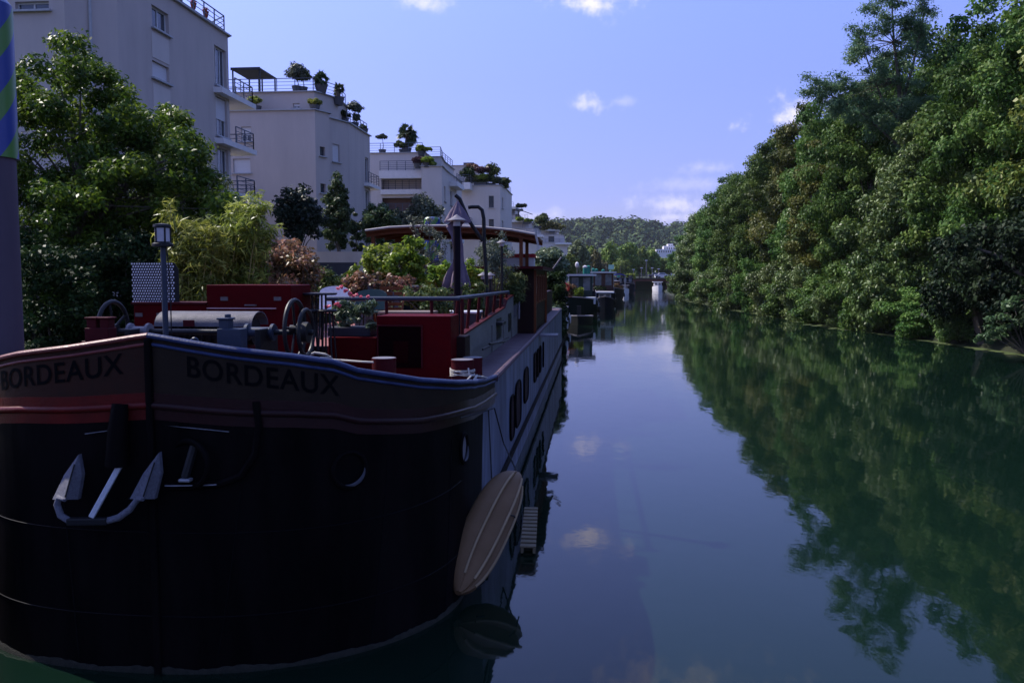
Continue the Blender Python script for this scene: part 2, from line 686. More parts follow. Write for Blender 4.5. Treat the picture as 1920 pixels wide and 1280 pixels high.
class Face:
    """a vertical wall from p to q (plan points), outside on the right of p->q; openings are cut for real"""
    def __init__(s, p, q, z0, z1):
        s.p, s.q, s.z0, s.z1 = Vector((*p, 0)), Vector((*q, 0)), z0, z1
        s.L = (s.q - s.p).length
        s.t = (s.q - s.p) / s.L
        s.n = Vector((s.t.y, -s.t.x, 0))
        s.op = []

    def P(s, u, z, d=0):
        v = s.p + s.t * u + s.n * d
        return Vector((v.x, v.y, z))

    def emit(s, mb, reveal=.22):
        us = sorted({0, s.L, *[o[0] for o in s.op], *[o[1] for o in s.op]})
        zs = sorted({s.z0, s.z1, *[o[2] for o in s.op], *[o[3] for o in s.op]})
        for i in range(len(us) - 1):
            for j in range(len(zs) - 1):
                cu, cz = (us[i] + us[i + 1]) / 2, (zs[j] + zs[j + 1]) / 2
                if any(o[0] < cu < o[1] and o[2] < cz < o[3] for o in s.op): continue
                mb.quad(s.P(us[i], zs[j]), s.P(us[i + 1], zs[j]), s.P(us[i + 1], zs[j + 1]), s.P(us[i], zs[j + 1]))
        for a, b, c, d in [o[:4] for o in s.op]:
            dp = reveal
            for (u1, z1, u2, z2) in ((a, c, b, c), (b, c, b, d), (b, d, a, d), (a, d, a, c)):
                mb.quad(s.P(u1, z1), s.P(u2, z2), s.P(u2, z2, -dp), s.P(u1, z1, -dp))


def add_window(f, u0, u1, z0, z1, parent, style='pane', sill=True, mull=1):
    """window set back in its opening: frame (part), pane and sill (sub-parts)"""
    dp = -.19
    fr = MB()
    w = .07
    def rect(a, b, c, d, dd, th=.06):
        fr.bar(f.P((a + b) / 2, c, dd), f.P((a + b) / 2, d, dd), b - a, th) if False else None
        p0, p1 = f.P((a + b) / 2, (c + d) / 2, dd), None
        M = Matrix((f.t, f.n, Vector((0, 0, 1)))).transposed()
        fr.box(p0, (b - a, th, d - c), M=M)
    rect(u0, u0 + w, z0, z1, dp); rect(u1 - w, u1, z0, z1, dp)
    rect(u0 + w, u1 - w, z0, z0 + w, dp); rect(u0 + w, u1 - w, z1 - w, z1, dp)
    for k in range(mull):
        um = u0 + (u1 - u0) * (k + 1) / (mull + 1)
        rect(um - .035, um + .035, z0 + w, z1 - w, dp)
    win = fr.build('window', FRAME if style != 'dark' else FRAMED, parent)
    M = Matrix((f.t, f.n, Vector((0, 0, 1)))).transposed()
    g = MB().box(f.P((u0 + u1) / 2, (z0 + z1) / 2, dp - .015), (u1 - u0 - .02, .02, z1 - z0 - .02), M=M)
    g.build('pane', GLASS, win)
    if style == 'shutter':
        MB().box(f.P((u0 + u1) / 2, (z0 + z1) / 2, dp + .05), (u1 - u0 - .04, .03, z1 - z0 - .04), M=M).build('shutter', SHUT, win)
    elif style == 'half':
        h = (z1 - z0) * .55
        MB().box(f.P((u0 + u1) / 2, z1 - h / 2 - .02, dp + .05), (u1 - u0 - .04, .03, h), M=M).build('shutter', SHUT, win)
    if sill:
        MB().box(f.P((u0 + u1) / 2, z0 - .05, .05), (u1 - u0 + .25, .22, .08), M=M).build('sill', COPING, win)
    return win


def railing(path, z, h, parent, name='railing', step=1.2, nrail=4, material=None, r=.018):
    mb = MB()
    pts = [Vector((p[0], p[1], z)) for p in path]
    for a, b in zip(pts[:-1], pts[1:]):
        L = (b - a).length
        n = max(1, round(L / step))
        for i in range(n + 1):
            p = a.lerp(b, i / n)
            mb.bar(p, p + Vector((0, 0, h)), .05)
        for k in range(nrail):
            zz = h * (k + 1) / nrail
            rr = .05 if k == nrail - 1 else r * 1.6
            mb.bar(a + Vector((0, 0, zz)), b + Vector((0, 0, zz)), rr)
    return mb.build(name, material or RAILM, parent)


def body(parent, faces, roof_poly, roof_z, name='wall', material=None, coping=True):
    mb = MB()
    for f in faces: f.emit(mb)
    o = mb.build(name, material or WALL, parent, fixn=False)
    rp = MB().add([(p[0], p[1], roof_z - .25) for p in roof_poly], [tuple(range(len(roof_poly)))])
    rp.build('roof', ROOFG, parent)
    if coping:
        c = MB()
        n = len(roof_poly)
        for i in range(n):
            a, b = Vector((*roof_poly[i], roof_z + .03)), Vector((*roof_poly[(i + 1) % n], roof_z + .03))
            if (b - a).length > .3:
                t = (b - a).normalized()
                c.bar(a - t * .12, b + t * .12, .34, .07)
        c.build('coping', COPING, parent)
    return o


def faces_of(poly, z0, z1):
    n = len(poly)
    return [Face(poly[i], poly[(i + 1) % n], z0, z1) for i in range(n)]


def win_on(f, pa, pb, parent, style='pane', mull=1, sill=True):
    """window whose opposite corners are seen at two photo pixels, on wall f (already positioned)"""
    def uv(px, py):
        r = ray(px, py)
        k = (f.p - CP).dot(f.n) / r.dot(f.n)
        P = CP + r * k
        return (P - f.p).dot(f.t), P.z
    (u0, za), (u1, zb) = uv(*pa), uv(*pb)
    u0, u1 = max(.05, min(u0, u1)), min(f.L - .05, max(u0, u1))
    z0, z1 = min(za, zb), max(za, zb)
    f.op.append((u0, u1, z0, z1))
    return (f, u0, u1, z0, z1, parent, style, sill, mull)


def balcony(parent, poly, z, h=1.0, rail_path=None, thick=.28, nrail=4, fascia=None):
    o = MB().prism(poly, z - thick, z).build('balcony', fascia or SLAB, parent)
    if rail_path:
        railing(rail_path, z, h, o, 'balcony_railing', step=1.0, nrail=nrail)
    return o


def do_windows(ws):
    for w in ws:
        f, u0, u1, z0, z1, par, st, sill, mull = w
        add_window(f, u0, u1, z0, z1, par, st, sill, mull)


GZ = 2.3
# --- building 1, nearest on the left
b1 = thing('apartment_building', 'tall grey apartment block at far left rising behind the big leafy tree', 'building', (-30, 40, GZ))
RZ = 16.9
poly1 = [(-62, 33.3), (-21.15, 33.3), (-20.0, 35.2), (-20.0, 46.3), (-21.5, 47.6), (-62, 47.6)]
F1 = faces_of(poly1, GZ - 1, RZ)
ws = []
ff, fr_ = F1[0], F1[2]
ws.append(win_on(ff, (28, 4), (92, 18), b1, 'pane'))
for dz in (-3, -6, -9):
    for (ua, ub) in ((34.6, 36.6), (29, 31)):
        zz = 14.3 + dz
        ff.op.append((ua, ub, zz, zz + 1.3)); ws.append((ff, ua, ub, zz, zz + 1.3, b1, 'pane', True, 1))
ws.append(win_on(fr_, (284, 8), (317, 68), b1, 'pane'))
ws.append(win_on(fr_, (285, 112), (318, 159), b1, 'shutter'))
u0 = ws[-1][1]; u1 = ws[-1][2]
for zz in (10.0, 7.2, 4.4):
    fr_.op.append((u0, u1, zz, zz + 1.15)); ws.append((fr_, u0, u1, zz, zz + 1.15, b1, 'pane', True, 1))
eu0, eu1 = fr_.L - 1.75, fr_.L - .3
for zz, st in ((13.95, 'pane'), (11.3, 'half'), (8.6, 'pane'), (5.9, 'half')):
    fr_.op.append((eu0, eu1, zz, zz + 2.05)); ws.append((fr_, eu0, eu1, zz, zz + 2.05, b1, st, True, 2))
body(b1, F1, poly1, RZ)
do_windows(ws)
railing([(-26, 33.5), (-21.3, 33.5), (-20.15, 35.3), (-20.15, 46.2), (-21.5, 47.4)], RZ + .05, 1.0, b1, 'roof_railing', step=1.25)
for zz in (13.75, 11.1, 8.4, 5.7):
    balcony(b1, [(-20.02, 44.3), (-19.55, 44.4), (-19.6, 49.1), (-24, 49.3), (-24, 47.61), (-21.5, 47.61), (-20.02, 46.33)], zz, .95,
            [(-19.75, 46.5), (-19.75, 48.95), (-23.8, 49.1)], nrail=4)
# plants hung on the roof railing of building 1
POTR = mat('red_pot', (.22, .05, .035), None, 6, .7)
PLG = leafmat('pot_leaf', (.03, .07, .02), (.06, .11, .03), (.13, .16, .05), vary=.2)
PLR = leafmat('red_flower_leaf', (.25, .03, .03), (.4, .08, .03), (.2, .13, .03), vary=.2)
for i, (y, lab) in enumerate([(41.6, 'red flower pot hung on roof railing, nearest the corner window'), (43.0, 'red flower pot hung in the middle of the roof railing at top left'),
                              (44.4, 'reddish flower pot hung close to the end of the top left roof railing')]):
    t = thing('flower_pot', lab, 'flower pot', (-20.35, y, RZ + .45), 'flower pots on the roof railing')
    MB().lathe((-20.35, y, RZ + .45), [(.1, 0), (.16, .28), (.17, .3)], 12).build('pot', POTR, t)
    leaf_object('plant', [(-20.35, y, RZ + .85)], .22, 90, .1, PLR, t, seed=i)

# pale panels between the stacked windows, a downpipe at the corner
M_ = Matrix((fr_.t, fr_.n, Vector((0, 0, 1)))).transposed()
for za, zb_ in ((13.66, 14.9), (11.2, 12.6), (8.4, 9.9)):
    MB().box(fr_.P((u0 + u1) / 2, (za + zb_) / 2, .01), (u1 - u0, .03, zb_ - za - .1), M=M_).build('wall_panel', WALLP, b1)
MB().tube([(-20.55, 34.1, GZ), (-20.55, 34.1, RZ - .2)], .06, 8).build('downpipe', COPING, b1)
# --- building 2
b2 = thing('apartment_building', 'grey block with a broad blank end wall and a dark pergola on its roof terrace', 'building', (-28, 70, GZ))
RZ2 = 16.35
poly2 = [(-60, 64.1), (-21.0, 64.1), (-20.35, 65.6), (-21.2, 66.6), (-20.0, 69.8), (-20.0, 76.4), (-60, 76.4)]
F2 = faces_of(poly2[:3] + poly2[3:], GZ - 1, RZ2)
ws = []
ws.append(win_on(F2[0], (452, 238), (471, 265), b2, 'half'))
ws.append(win_on(F2[0], (437, 298), (470, 324), b2, 'shutter'))
ws.append(win_on(F2[0], (437, 360), (470, 386), b2, 'shutter'))
for (z, st) in ((13.0, 'shutter'), (9.9, 'shutter'), (6.6, 'pane')):
    f = F2[3]
    f.op.append((f.L * .35, f.L * .62, z, z + 1.4)); ws.append((f, f.L * .35, f.L * .62, z, z + 1.4, b2, st, True, 0))
f = F2[4]
for z in (12.2, 9.3, 6.4):
    f.op.append((f.L - 1.7, f.L - .5, z, z + 2.1)); ws.append((f, f.L - 1.7, f.L - .5, z, z + 2.1, b2, 'pane', True, 1))
f = F2[1]
for z in (13.0, 10.2):
    f.op.append((.5, 1.1, z, z + .7)); ws.append((f, .5, 1.1, z, z + .7, b2, 'dark', True, 0))
body(b2, F2, poly2, RZ2)
do_windows(ws)
# upper set-back storey
polyu = [(-60, 65.9), (-21.6, 65.9), (-20.6, 68.6), (-20.9, 72.5), (-60, 72.5)]
FU = faces_of(polyu, RZ2 - .3, RZ2 + 1.75)
w = win_on(FU[0], (549, 194), (562, 203), b2, 'half')
body(b2, FU, polyu, RZ2 + 1.75, 'upper_wall')
do_windows([w])
railing([(-32, 66.1), (-21.75, 66.1), (-20.75, 68.7), (-21.0, 72.3)], RZ2 + 1.8, 1.05, b2, 'terrace_railing', step=1.4)
railing([(-20.25, 70.0), (-20.2, 76.2)], RZ2 + .06, 1.0, b2, 'terrace_railing', step=1.1)
for zz in (12.0, 9.1, 6.2):
    balcony(b2, [(-20.02, 74.2), (-19.5, 74.3), (-19.5, 78.2), (-23, 78.2), (-23, 76.41), (-20.02, 76.41)], zz, .95, [(-19.62, 74.4), (-19.62, 78.05), (-22.8, 78.05)])
# balcony of the wing hidden behind building 1
for zz in (9.5, 6.7):
    balcony(b2, [(-30, 62.2), (-25.6, 62.2), (-25.6, 64.09), (-30, 64.09)], zz, 1.1, [(-29.9, 62.35), (-25.75, 62.35), (-25.75, 63.9)])
# base of building 2: dark garage plinth
MB().bb(-45, -20.1, 63.92, 64.08, GZ - 1, 5.0).build('plinth', DARKB, b2)

PERG = mat('pergola_paint', (.03, .033, .04), None, 5, .6)
q1, q2 = at(433, 131, Y=66.6), at(488, 131, Y=66.6)
pz = RZ2 + 1.8
px0, px1, pzt = q1.x, q2.x, q1.z
pg = thing('pergola', 'dark flat roofed pergola on the roof terrace of the blank grey block', 'pergola', (px0, 68, pz))
MB().bb(px0, px1, 66.6, 70.1, pzt, pzt + .1).build('canopy', PERG, pg)
MB().bb(px0, px1, 66.5, 66.59, pzt - .06, pzt + .14).build('canopy_beam', PERG, pg)
for (x, y) in ((px0 + .1, 66.7), (px1 - .1, 66.7), (px0 + .1, 70), (px1 - .1, 70), ((px0 + px1) / 2, 70)):
    MB().bar((x, y, pz), (x, y, pzt), .1).build('post', PERG, pg)

# --- building 3: loggias and stepped terraces
b3 = thing('apartment_building', 'pale block with stacked wide loggias and a palm on its roof', 'building', (-24, 92, GZ))
Y3 = 90.0
x_a, x_b, x_c = at(697, 300, Y=Y3).x, at(716, 300, Y=Y3).x, at(797, 320, Y=Y3).x
z3 = at(750, 287, Y=Y3).z
poly3 = [(-50, Y3), (x_c - .1, Y3), (x_c - .1, Y3 + 11), (-50, Y3 + 11)]
F3 = faces_of(poly3, GZ - 1, z3)
f = F3[0]
lu0, lu1 = x_b + 50, x_c - .3 + 50
ws3 = []
lev = [at(750, 338, Y=Y3).z, at(750, 372, Y=Y3).z, at(750, 410, Y=Y3).z]
for i, zf in enumerate([lev[0] - .1, lev[1] - .1]):
    pass
zt = at(750, 333, Y=Y3).z; zb = at(750, 356, Y=Y3).z
f.op.append((lu0, lu1, zb, zt))
zt2 = at(750, 371, Y=Y3).z; zb2 = at(750, 400, Y=Y3).z
f.op.append((lu0, lu1, zb2, zt2))
zt3 = zb2 - .6
f.op.append((lu0, lu1, zt3 - 2.2, zt3))
for k in range(3):
    zz = 13.0 - 3 * k
    f.op.append((x_a + 50.6 - 2.2, x_a + 50.6 - .8, zz, zz + 1.3)); ws3.append((f, x_a + 50.6 - 2.2, x_a + 50.6 - .8, zz, zz + 1.3, b3, 'half', True, 1))
body(b3, F3, poly3, z3, material=WALLP)
do_windows(ws3)
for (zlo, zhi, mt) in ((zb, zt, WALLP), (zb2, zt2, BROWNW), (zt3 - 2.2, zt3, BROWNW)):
    # loggia back wall and floor
    q = MB()
    q.quad(f.P(lu0, zlo, -.9), f.P(lu1, zlo, -.9), f.P(lu1, zhi, -.9), f.P(lu0, zhi, -.9))
    q.quad(f.P(lu0, zlo, 0), f.P(lu1, zlo, 0), f.P(lu1, zlo, -.9), f.P(lu0, zlo, -.9))
    q.quad(f.P(lu0, zhi, 0), f.P(lu0, zhi, -.9), f.P(lu1, zhi, -.9), f.P(lu1, zhi, 0))
    q.quad(f.P(lu0, zlo, 0), f.P(lu0, zlo, -.9), f.P(lu0, zhi, -.9), f.P(lu0, zhi, 0))
    q.quad(f.P(lu1, zlo, 0), f.P(lu1, zhi, 0), f.P(lu1, zhi, -.9), f.P(lu1, zlo, -.9))
    lg = q.build('loggia', mt, b3)
    MB().bb(x_b - .1, x_c - .1, Y3 - .35, Y3 - .02, zlo - .5, zlo + .02).build('fascia', SLAB, lg)
    railing([(x_b, Y3 - .2), (x_c - .2, Y3 - .2)], zlo + .02, 1.0, lg, 'loggia_railing', step=.8, nrail=5)
zl0 = at(750, 322, Y=Y3).z
balcony(b3, [(x_b - .1, Y3 - 1.0), (x_c, Y3 - 1.0), (x_c, Y3 - .03), (x_b - .1, Y3 - .03)], zl0, 1.0, [(x_b, Y3 - .85), (x_c - .1, Y3 - .85)], thick=.8, nrail=5)
railing([(-36, Y3 + .15), (x_c - .3, Y3 + .15)], z3 + .06, 1.0, b3, 'roof_railing', step=1.5)
# corner block of building 3
x_d = at(828, 300, Y=Y3 - 1.5).x
zc = at(815, 312, Y=Y3 - 1.5).z
xr = -15.8
Yc0 = Y3 - 1.5
poly3b = [(x_c - .09, Yc0), (x_d, Yc0), (xr, Yc0 + 5), (xr, Yc0 + 15), (x_c - .09, Yc0 + 15)]
F3b = faces_of(poly3b, GZ - 1, zc)
ws3 = []
for k in range(3):
    zz = zc - 3.4 - 3 * k
    for fi, (a, b) in ((1, (.35, .6)), (2, (.15, .3)), (2, (.6, .75))):
        f = F3b[fi]
        f.op.append((f.L * a, f.L * b, zz, zz + 1.6)); ws3.append((f, f.L * a, f.L * b, zz, zz + 1.6, b3, 'half' if k == 1 else 'pane', True, 0))
body(b3, F3b, poly3b, zc, 'corner_wall', WALLP)
do_windows(ws3)
zup = at(820, 293, Y=Y3).z
polyu3 = [(x_c, Yc0 + 2), (x_d - .4, Yc0 + 2), (xr - .6, Yc0 + 6), (xr - .6, Yc0 + 13), (x_c, Yc0 + 13)]
body(b3, faces_of(polyu3, zc - .3, zup), polyu3, zup, 'upper_wall', WALLP)
railing([(x_c, Yc0 + 2.2), (x_d - .5, Yc0 + 2.2), (xr - .75, Yc0 + 6.1), (xr - .75, Yc0 + 12.8)], zup + .06, 1.0, b3, 'roof_railing', step=1.6)
for zz in (zc - .9, zc - 4, zc - 7, zc - 10):
    balcony(b3, [(xr + .01, Yc0 + 6), (xr + .9, Yc0 + 6), (xr + .9, Yc0 + 11), (xr + .01, Yc0 + 11)], zz, .9, [(xr + .8, Yc0 + 6.1), (xr + .8, Yc0 + 10.9)], thick=.5)

# --- building 4
b4 = thing('apartment_building', 'pale grey block with blank end wall under a dense green terrace hedge', 'building', (-16, 126, GZ))
Y4 = 118.0
xa4, xb4, xc4 = at(868, 345, Y=Y4).x, at(938, 345, Y=Y4).x, at(950, 350, Y=Y4 + 6).x
z4 = at(910, 348, Y=Y4).z
poly4 = [(-45, Y4), (xb4, Y4), (xc4, Y4 + 4), (xc4, Y4 + 14), (-45, Y4 + 14)]
F4 = faces_of(poly4, GZ - 1, z4)
ws4 = []
for k in range(4):
    zz = z4 - 3 - 3.2 * k
    f = F4[1]
    f.op.append((f.L * .3, f.L * .6, zz, zz + 1.5)); ws4.append((f, f.L * .3, f.L * .6, zz, zz + 1.5, b4, 'pane', True, 0))
    f = F4[0]
    f.op.append((f.L - 1.6, f.L - .9, zz, zz + 1.6)); ws4.append((f, f.L - 1.6, f.L - .9, zz, zz + 1.6, b4, 'dark', True, 0))
body(b4, F4, poly4, z4, material=WALLP)
do_windows(ws4)
railing([(xa4, Y4 + .2), (xb4 - .1, Y4 + .2), (xc4 - .15, Y4 + 4), (xc4 - .15, Y4 + 13.8)], z4 + .06, 1.0, b4, 'roof_railing', step=1.6)
for zz in (z4 + .2, z4 - 5.5):
    pz0 = at(862, 345, Y=Y4 - 1).x; pz1 = at(884, 345, Y=Y4 - 1).x
    balcony(b4, [(pz0, Y4 - 2.4), (pz1, Y4 - 2.4), (pz1, Y4 - .02), (pz0, Y4 - .02)], zz, 1.0, [(pz0, Y4 - 2.3), (pz1 - .05, Y4 - 2.3), (pz1 - .05, Y4 - .2)], thick=.9)
polyu4 = [(xa4 - 6, Y4 + 5), (at(890, 330, Y=Y4 + 5).x, Y4 + 5), (at(890, 330, Y=Y4 + 5).x, Y4 + 12), (xa4 - 6, Y4 + 12)]
body(b4, faces_of(polyu4, z4 - .3, z4 + 3.4), polyu4, z4 + 3.4, 'upper_wall', WALLP)

# --- buildings 5 and 6: stepped terraces in the distance


def terraces(label, Y, px0, steps, depth):
    """steps: list of (px right edge, py top); each lower storey reaches farther right"""
    b = thing('apartment_building', label, 'building', (at(px0, 460, Y=Y).x, Y, GZ))
    xl = at(px0, 460, Y=Y).x
    for i, (pxr, pyt) in enumerate(steps):
        y0 = Y - .9 * i
        xr_, zt_ = at(pxr, pyt, Y=y0).x, at(pxr, pyt, Y=y0).z
        zb_ = at(pxr, steps[i + 1][1], Y=y0).z if i + 1 < len(steps) else GZ - 1
        poly = [(xl, y0), (xr_, y0), (xr_ + .5, y0 + 2), (xr_ + .5, y0 + depth), (xl, y0 + depth)]
        F = faces_of(poly, zb_ - .4, zt_)
        ww = []
        n = max(1, int((xr_ - xl) / 4))
        if zt_ - zb_ > 2.0:
            for k in range(n):
                a = (k + .3) / n * F[0].L
                F[0].op.append((a, a + 1.6, zb_ + .2, min(zt_ - .4, zb_ + 2.2)))
                ww.append((F[0], a, a + 1.6, zb_ + .2, min(zt_ - .4, zb_ + 2.2), b, 'dark' if k % 2 else 'half', False, 0))
        body(b, F, poly, zt_, 'storey_wall' if i else 'top_wall', WALLP)
        do_windows(ww)
        railing([(xl, y0 + .2), (xr_ - .1, y0 + .2), (xr_ + .35, y0 + 2)], zt_ + .06, 1.0, b, 'terrace_railing', step=2, nrail=3)
        if i % 2 == 0:
            s_ = MB().prism([(xr_ - 3, y0 - 1.2), (xr_ + 1.3, y0 - 1.2), (xr_ + 1.3, y0 + 3), (xr_ + .52, y0 + 3), (xr_ + .52, y0 - .02), (xr_ - 3, y0 - .02)], zt_ - .5, zt_ - .05)
            s_.build('balcony', SLAB, b)
    return b


terraces('distant pale block stepping down in planted terraces, right of the hedge topped block', 170, 940, [(958, 388), (966, 402), (985, 412), (1002, 428), (1006, 440)], 14)
terraces('farthest pale terraced block of the left bank with a shrub covered roof', 235, 985, [(1040, 430), (1052, 440), (1062, 455)], 16)
# sloping awning on the terraces
aw = MB()
p0, p1 = at(968, 392, Y=168), at(996, 402, Y=168)
aw.add([(p0.x, 168, p0.z), (p1.x, 168, p1.z), (p1.x, 172, p1.z + .2), (p0.x, 172, p0.z + .2), (p0.x, 168, p0.z + .15), (p1.x, 168, p1.z + .15), (p1.x, 172, p1.z + .35), (p0.x, 172, p0.z + .35)],
       [(0, 3, 2, 1), (4, 5, 6, 7), (0, 1, 5, 4), (1, 2, 6, 5), (2, 3, 7, 6), (3, 0, 4, 7)])
aw.bar((p0.x + .3, 170, p0.z - 3), (p0.x + .3, 170, p0.z), .15)
single(aw, 'awning', PERG, 'dark sloping awning on a terrace of the distant stepped block', 'awning')

# --- bridge far down the canal
BR = mat('bridge_steel', (.035, .03, .035), None, 2, .7)
BRR = mat('bridge_red', (.24, .09, .08), (.16, .065, .06), 1, .8)
YB = 262
bz1 = at(1220, 518, Y=YB).z; bz0 = at(1220, 523, Y=YB).z
br = thing('bridge', 'low dark road bridge crossing the far end of the canal', 'bridge', (at(1220, 540, Y=YB).x, YB, 0))
MB().bb(4, 60, YB, YB + 9, bz0, bz1 - .4).build('deck', BR, br)
railing([(4, YB + .2), (60, YB + .2)], bz1 - .4, 1.1, br, 'parapet', step=2.2, nrail=3, material=BR)
for x in (at(1190, 540, Y=YB).x - 2, at(1238, 540, Y=YB).x + 3, 40):
    MB().bb(x - 1, x + 1, YB + 1, YB + 8, -2, bz0 - .01).build('pier', BRR, br)
MB().bb(4, 60, YB + 1.2, YB + 1.6, bz0 - .7, bz0 - .01).build('girder', BRR, br)
MB().bb(3, 62, 273, 274, -2, bz0 - .4).build('abutment_wall', BRR, br)
MB().bb(4, at(1192, 540, Y=YB).x, YB + 2, YB + 12, -2, bz0 - .01).build('abutment', BRR, br)
# ================================================================ the barge in the foreground
BX, BY, BB, BL = -4.03, 7.43, 2.55, 38.0
HULL = mat('hull_black', (.0013, .0013, .0018), (.0065, .005, .0055), 2.2, .5, bump=.3, bscale=6, spec=.02, stretch=(1, 1, .16), contrast=.16)
SIDE = mat('hull_side_weathered', (.145, .165, .235), (.04, .04, .065), 2.2, .45, bump=.2, stretch=(1, .8, .2), contrast=.17)
CREAM = mat('bulwark_cream', (.024, .016, .011), (.014, .010, .008), 3, .55, bump=.15, spec=.06)
REDP = mat('red_paint', (.075, .001, .003), (.05, .001, .003), 3, .5, bump=.1, spec=.04)
REDD = mat('dark_red_paint', (.06, .005, .008), (.035, .004, .006), 3, .55, spec=.08)
CREAMP = mat('bulwark_red_brown', (.036, .012, .008), (.022, .012, .009), 3, .5, bump=.15, spec=.08)
STRKP = mat('strake_red_sunlit', (.11, .008, .007), (.055, .006, .006), 4, .4, bump=.2, spec=.12)  # port copy of the strake red, sunlight brightened into the colour
STRK = mat('strake_red_shaded', (.026, .009, .009), (.016, .006, .007), 4, .33, bump=.12, spec=.12)  # starboard copy of the same red, shade darkened into the colour
BLUE = mat('rail_blue', (.033, .048, .12), (.016, .022, .06), 7, .45, bump=.2, spec=.15)
RAILR = mat('rail_red', (.17, .04, .035), (.11, .025, .025), 7, .45, bump=.25)
BLK = mat('black_metal', (.012, .012, .014), None, 8, .45, bump=.1)
NAVY = mat('dark_navy_paint', (.03, .04, .065), None, 6, .4)
STEEL = mat('galvanised_steel', (.30, .30, .33), (.2, .2, .23), 20, .45, metal=.5, bump=.3)
GREYP = mat('grey_paint', (.17, .16, .18), (.12, .11, .125), 8, .5, bump=.1)
DECKP = mat('deck_paint', (.10, .06, .075), (.06, .035, .045), 3, .6, bump=.2)
DECKR = mat('deck_red', (.26, .09, .08), (.19, .065, .06), 2, .65)
COAM = mat('coaming_paint', (.15, .15, .14), (.10, .10, .09), 2, .55, bump=.1, stretch=(1, .4, 1))
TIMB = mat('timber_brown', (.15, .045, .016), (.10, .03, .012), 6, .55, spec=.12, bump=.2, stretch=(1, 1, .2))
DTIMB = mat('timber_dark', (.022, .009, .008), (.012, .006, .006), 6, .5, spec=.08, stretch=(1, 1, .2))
CRS = mat('slat_cream', (.20, .155, .10), (.13, .10, .06), 5, .7)
ROPE = mat('rope', (.55, .52, .48), (.4, .37, .33), 60, .9, bump=.6)
LETT = mat('lettering', (.003, .003, .004), None, 8, .6, spec=.03)
WLINE = mat('waterline_band', (.03, .027, .02), (.012, .014, .01), 14, .8, bump=.8)

RAILZ = [(0, 3.17), (.75, 3.05), (1.3, 2.98), (1.74, 2.90), (1.86, 2.83), (2.05, 2.79), (2.75, 2.65), (3.75, 2.51), (5.85, 2.28), (7.2, 2.18), (60, 2.2)]
DROP = [(0, .62), (1.8, .47), (3.75, .33), (7.2, .26), (60, .26)]


def hull_pt(th, z, side):
    """bow outline: th 0 at the stem .. pi/2 at full beam, then th > pi/2 runs aft in metres"""
    k = max(0, min(1, z / 2.3))
    n, lb = (2 if side > 0 else 2.6) + k * (1 if side > 0 else .4), 2.25 + 1.25 * k
    BB = 2.55 if side > 0 else 2.68
    if th <= math.pi / 2:
        s = lb * (1 - max(0, math.cos(th)) ** (2 / n))
        o = BB * max(0, math.sin(th)) ** (2 / n)
    else:
        s = lb + (th - math.pi / 2) * (1 + (3.5 - lb) / 1.0 if th - math.pi / 2 < 1 else 1) if False else lb + (th - math.pi / 2)
        if th - math.pi / 2 > 0:
            s = lb + (3.5 - lb) * min(1, (th - math.pi / 2)) + (th - math.pi / 2)
        o = BB
        e = BL - 3.0
        if s > e:
            q = min(1, (s - e) / 3.0)
            o = BB * math.sqrt(max(0, 1 - q * q)) if q < 1 else 0.0
    return Vector((BX + side * o, BY + s, z))


THS = [math.pi / 2 * (i / 30) ** 1.35 for i in range(31)] + [math.pi / 2 + v for v in (.3, .7, 1, 1.6, 2.3, 3, 5, 8, 12, 16, 20, 24, 28, 31.5, 32.2, 33, 33.7, 34.2, 34.5)]
ARC = [0]
for a, b in zip(THS[:-1], THS[1:]):
    ARC.append(ARC[-1] + (hull_pt(b, 2.5, 1) - hull_pt(a, 2.5, 1)).length)


def railz(a): return interp(RAILZ, a)
def strakez(a): return railz(a) - interp(DROP, a)
def th_of(a): return float(np.interp(a, ARC, THS))
def shell(a, z, side, out=0):
    """point on the shell at arc length a from the stem, pushed outwards"""
    t = th_of(a)
    p = hull_pt(t, z, side)
    q0, q1 = hull_pt(th_of(max(0, a - .04)), z, side), hull_pt(th_of(a + .04), z, side)
    if a < .04: q0 = hull_pt(th_of(.04), z, -side)
    d = (q1 - q0); d.z = 0
    if d.length < 1e-6: return p
    d.normalize()
    nrm = Vector((d.y, -d.x, 0)) * side
    return p + nrm * out


def hull_hit(px, py):
    r = ray(px, py)
    for i in range(700, 2400):
        p = CP + r * (i / 100 / r.y)
        if p.z < -1: break
        best = None
        s = p.y - BY
        k = max(0, min(1, p.z / 2.3)); n, lb = (2 + k if p.x > BX else 2.6 + .4 * k), 2.25 + 1.25 * k
        if s > 0:
            o = BB * (1 - max(0, 1 - s / lb) ** n) ** (1 / n) if s < lb else BB
            if abs(p.x - BX) <= o: return p
    return p


barge = thing('barge', 'big black hulled river barge with red fittings and lettered bow in the foreground', 'barge', (BX, BY + BL / 2, 0))

# shell plating in two paints: black bow, weathered blue grey sides
rows = [-.6, 0, .12, .4, .8, 1.2, 1.6, 1.9]
ai = [i for i in range(len(THS))]
cut = next(i for i in ai if hull_pt(THS[i], 1.5, 1).y > 11.1)


def plating(i0, i1, sides):
    mb = MB()
    for side in sides:
        secs = []
        for i in range(i0, i1):
            a = ARC[i]
            top = strakez(a) if a < 7.2 else 2.17
            zs = [z for z in rows if z < 1.5] + [1.5 + (top - 1.5) * f for f in (.25, .5, .75, 1)]
            secs.append([hull_pt(THS[i], z, side) for z in zs])
        mb.loft(secs, closed=False)
    bm_ = mb
    return bm_


hb = plating(0, cut + 1, (1, -1))
hb.build('hull', HULL, barge, smooth=True)
plating(cut, len(THS), (1, -1)).build('side_plating', SIDE, barge, smooth=True)
MB().bar((BX, BY - .005, -.6), (BX, BY - .005, 3.16), .07, .07).build('stem', HULL, barge, bevel=.02)
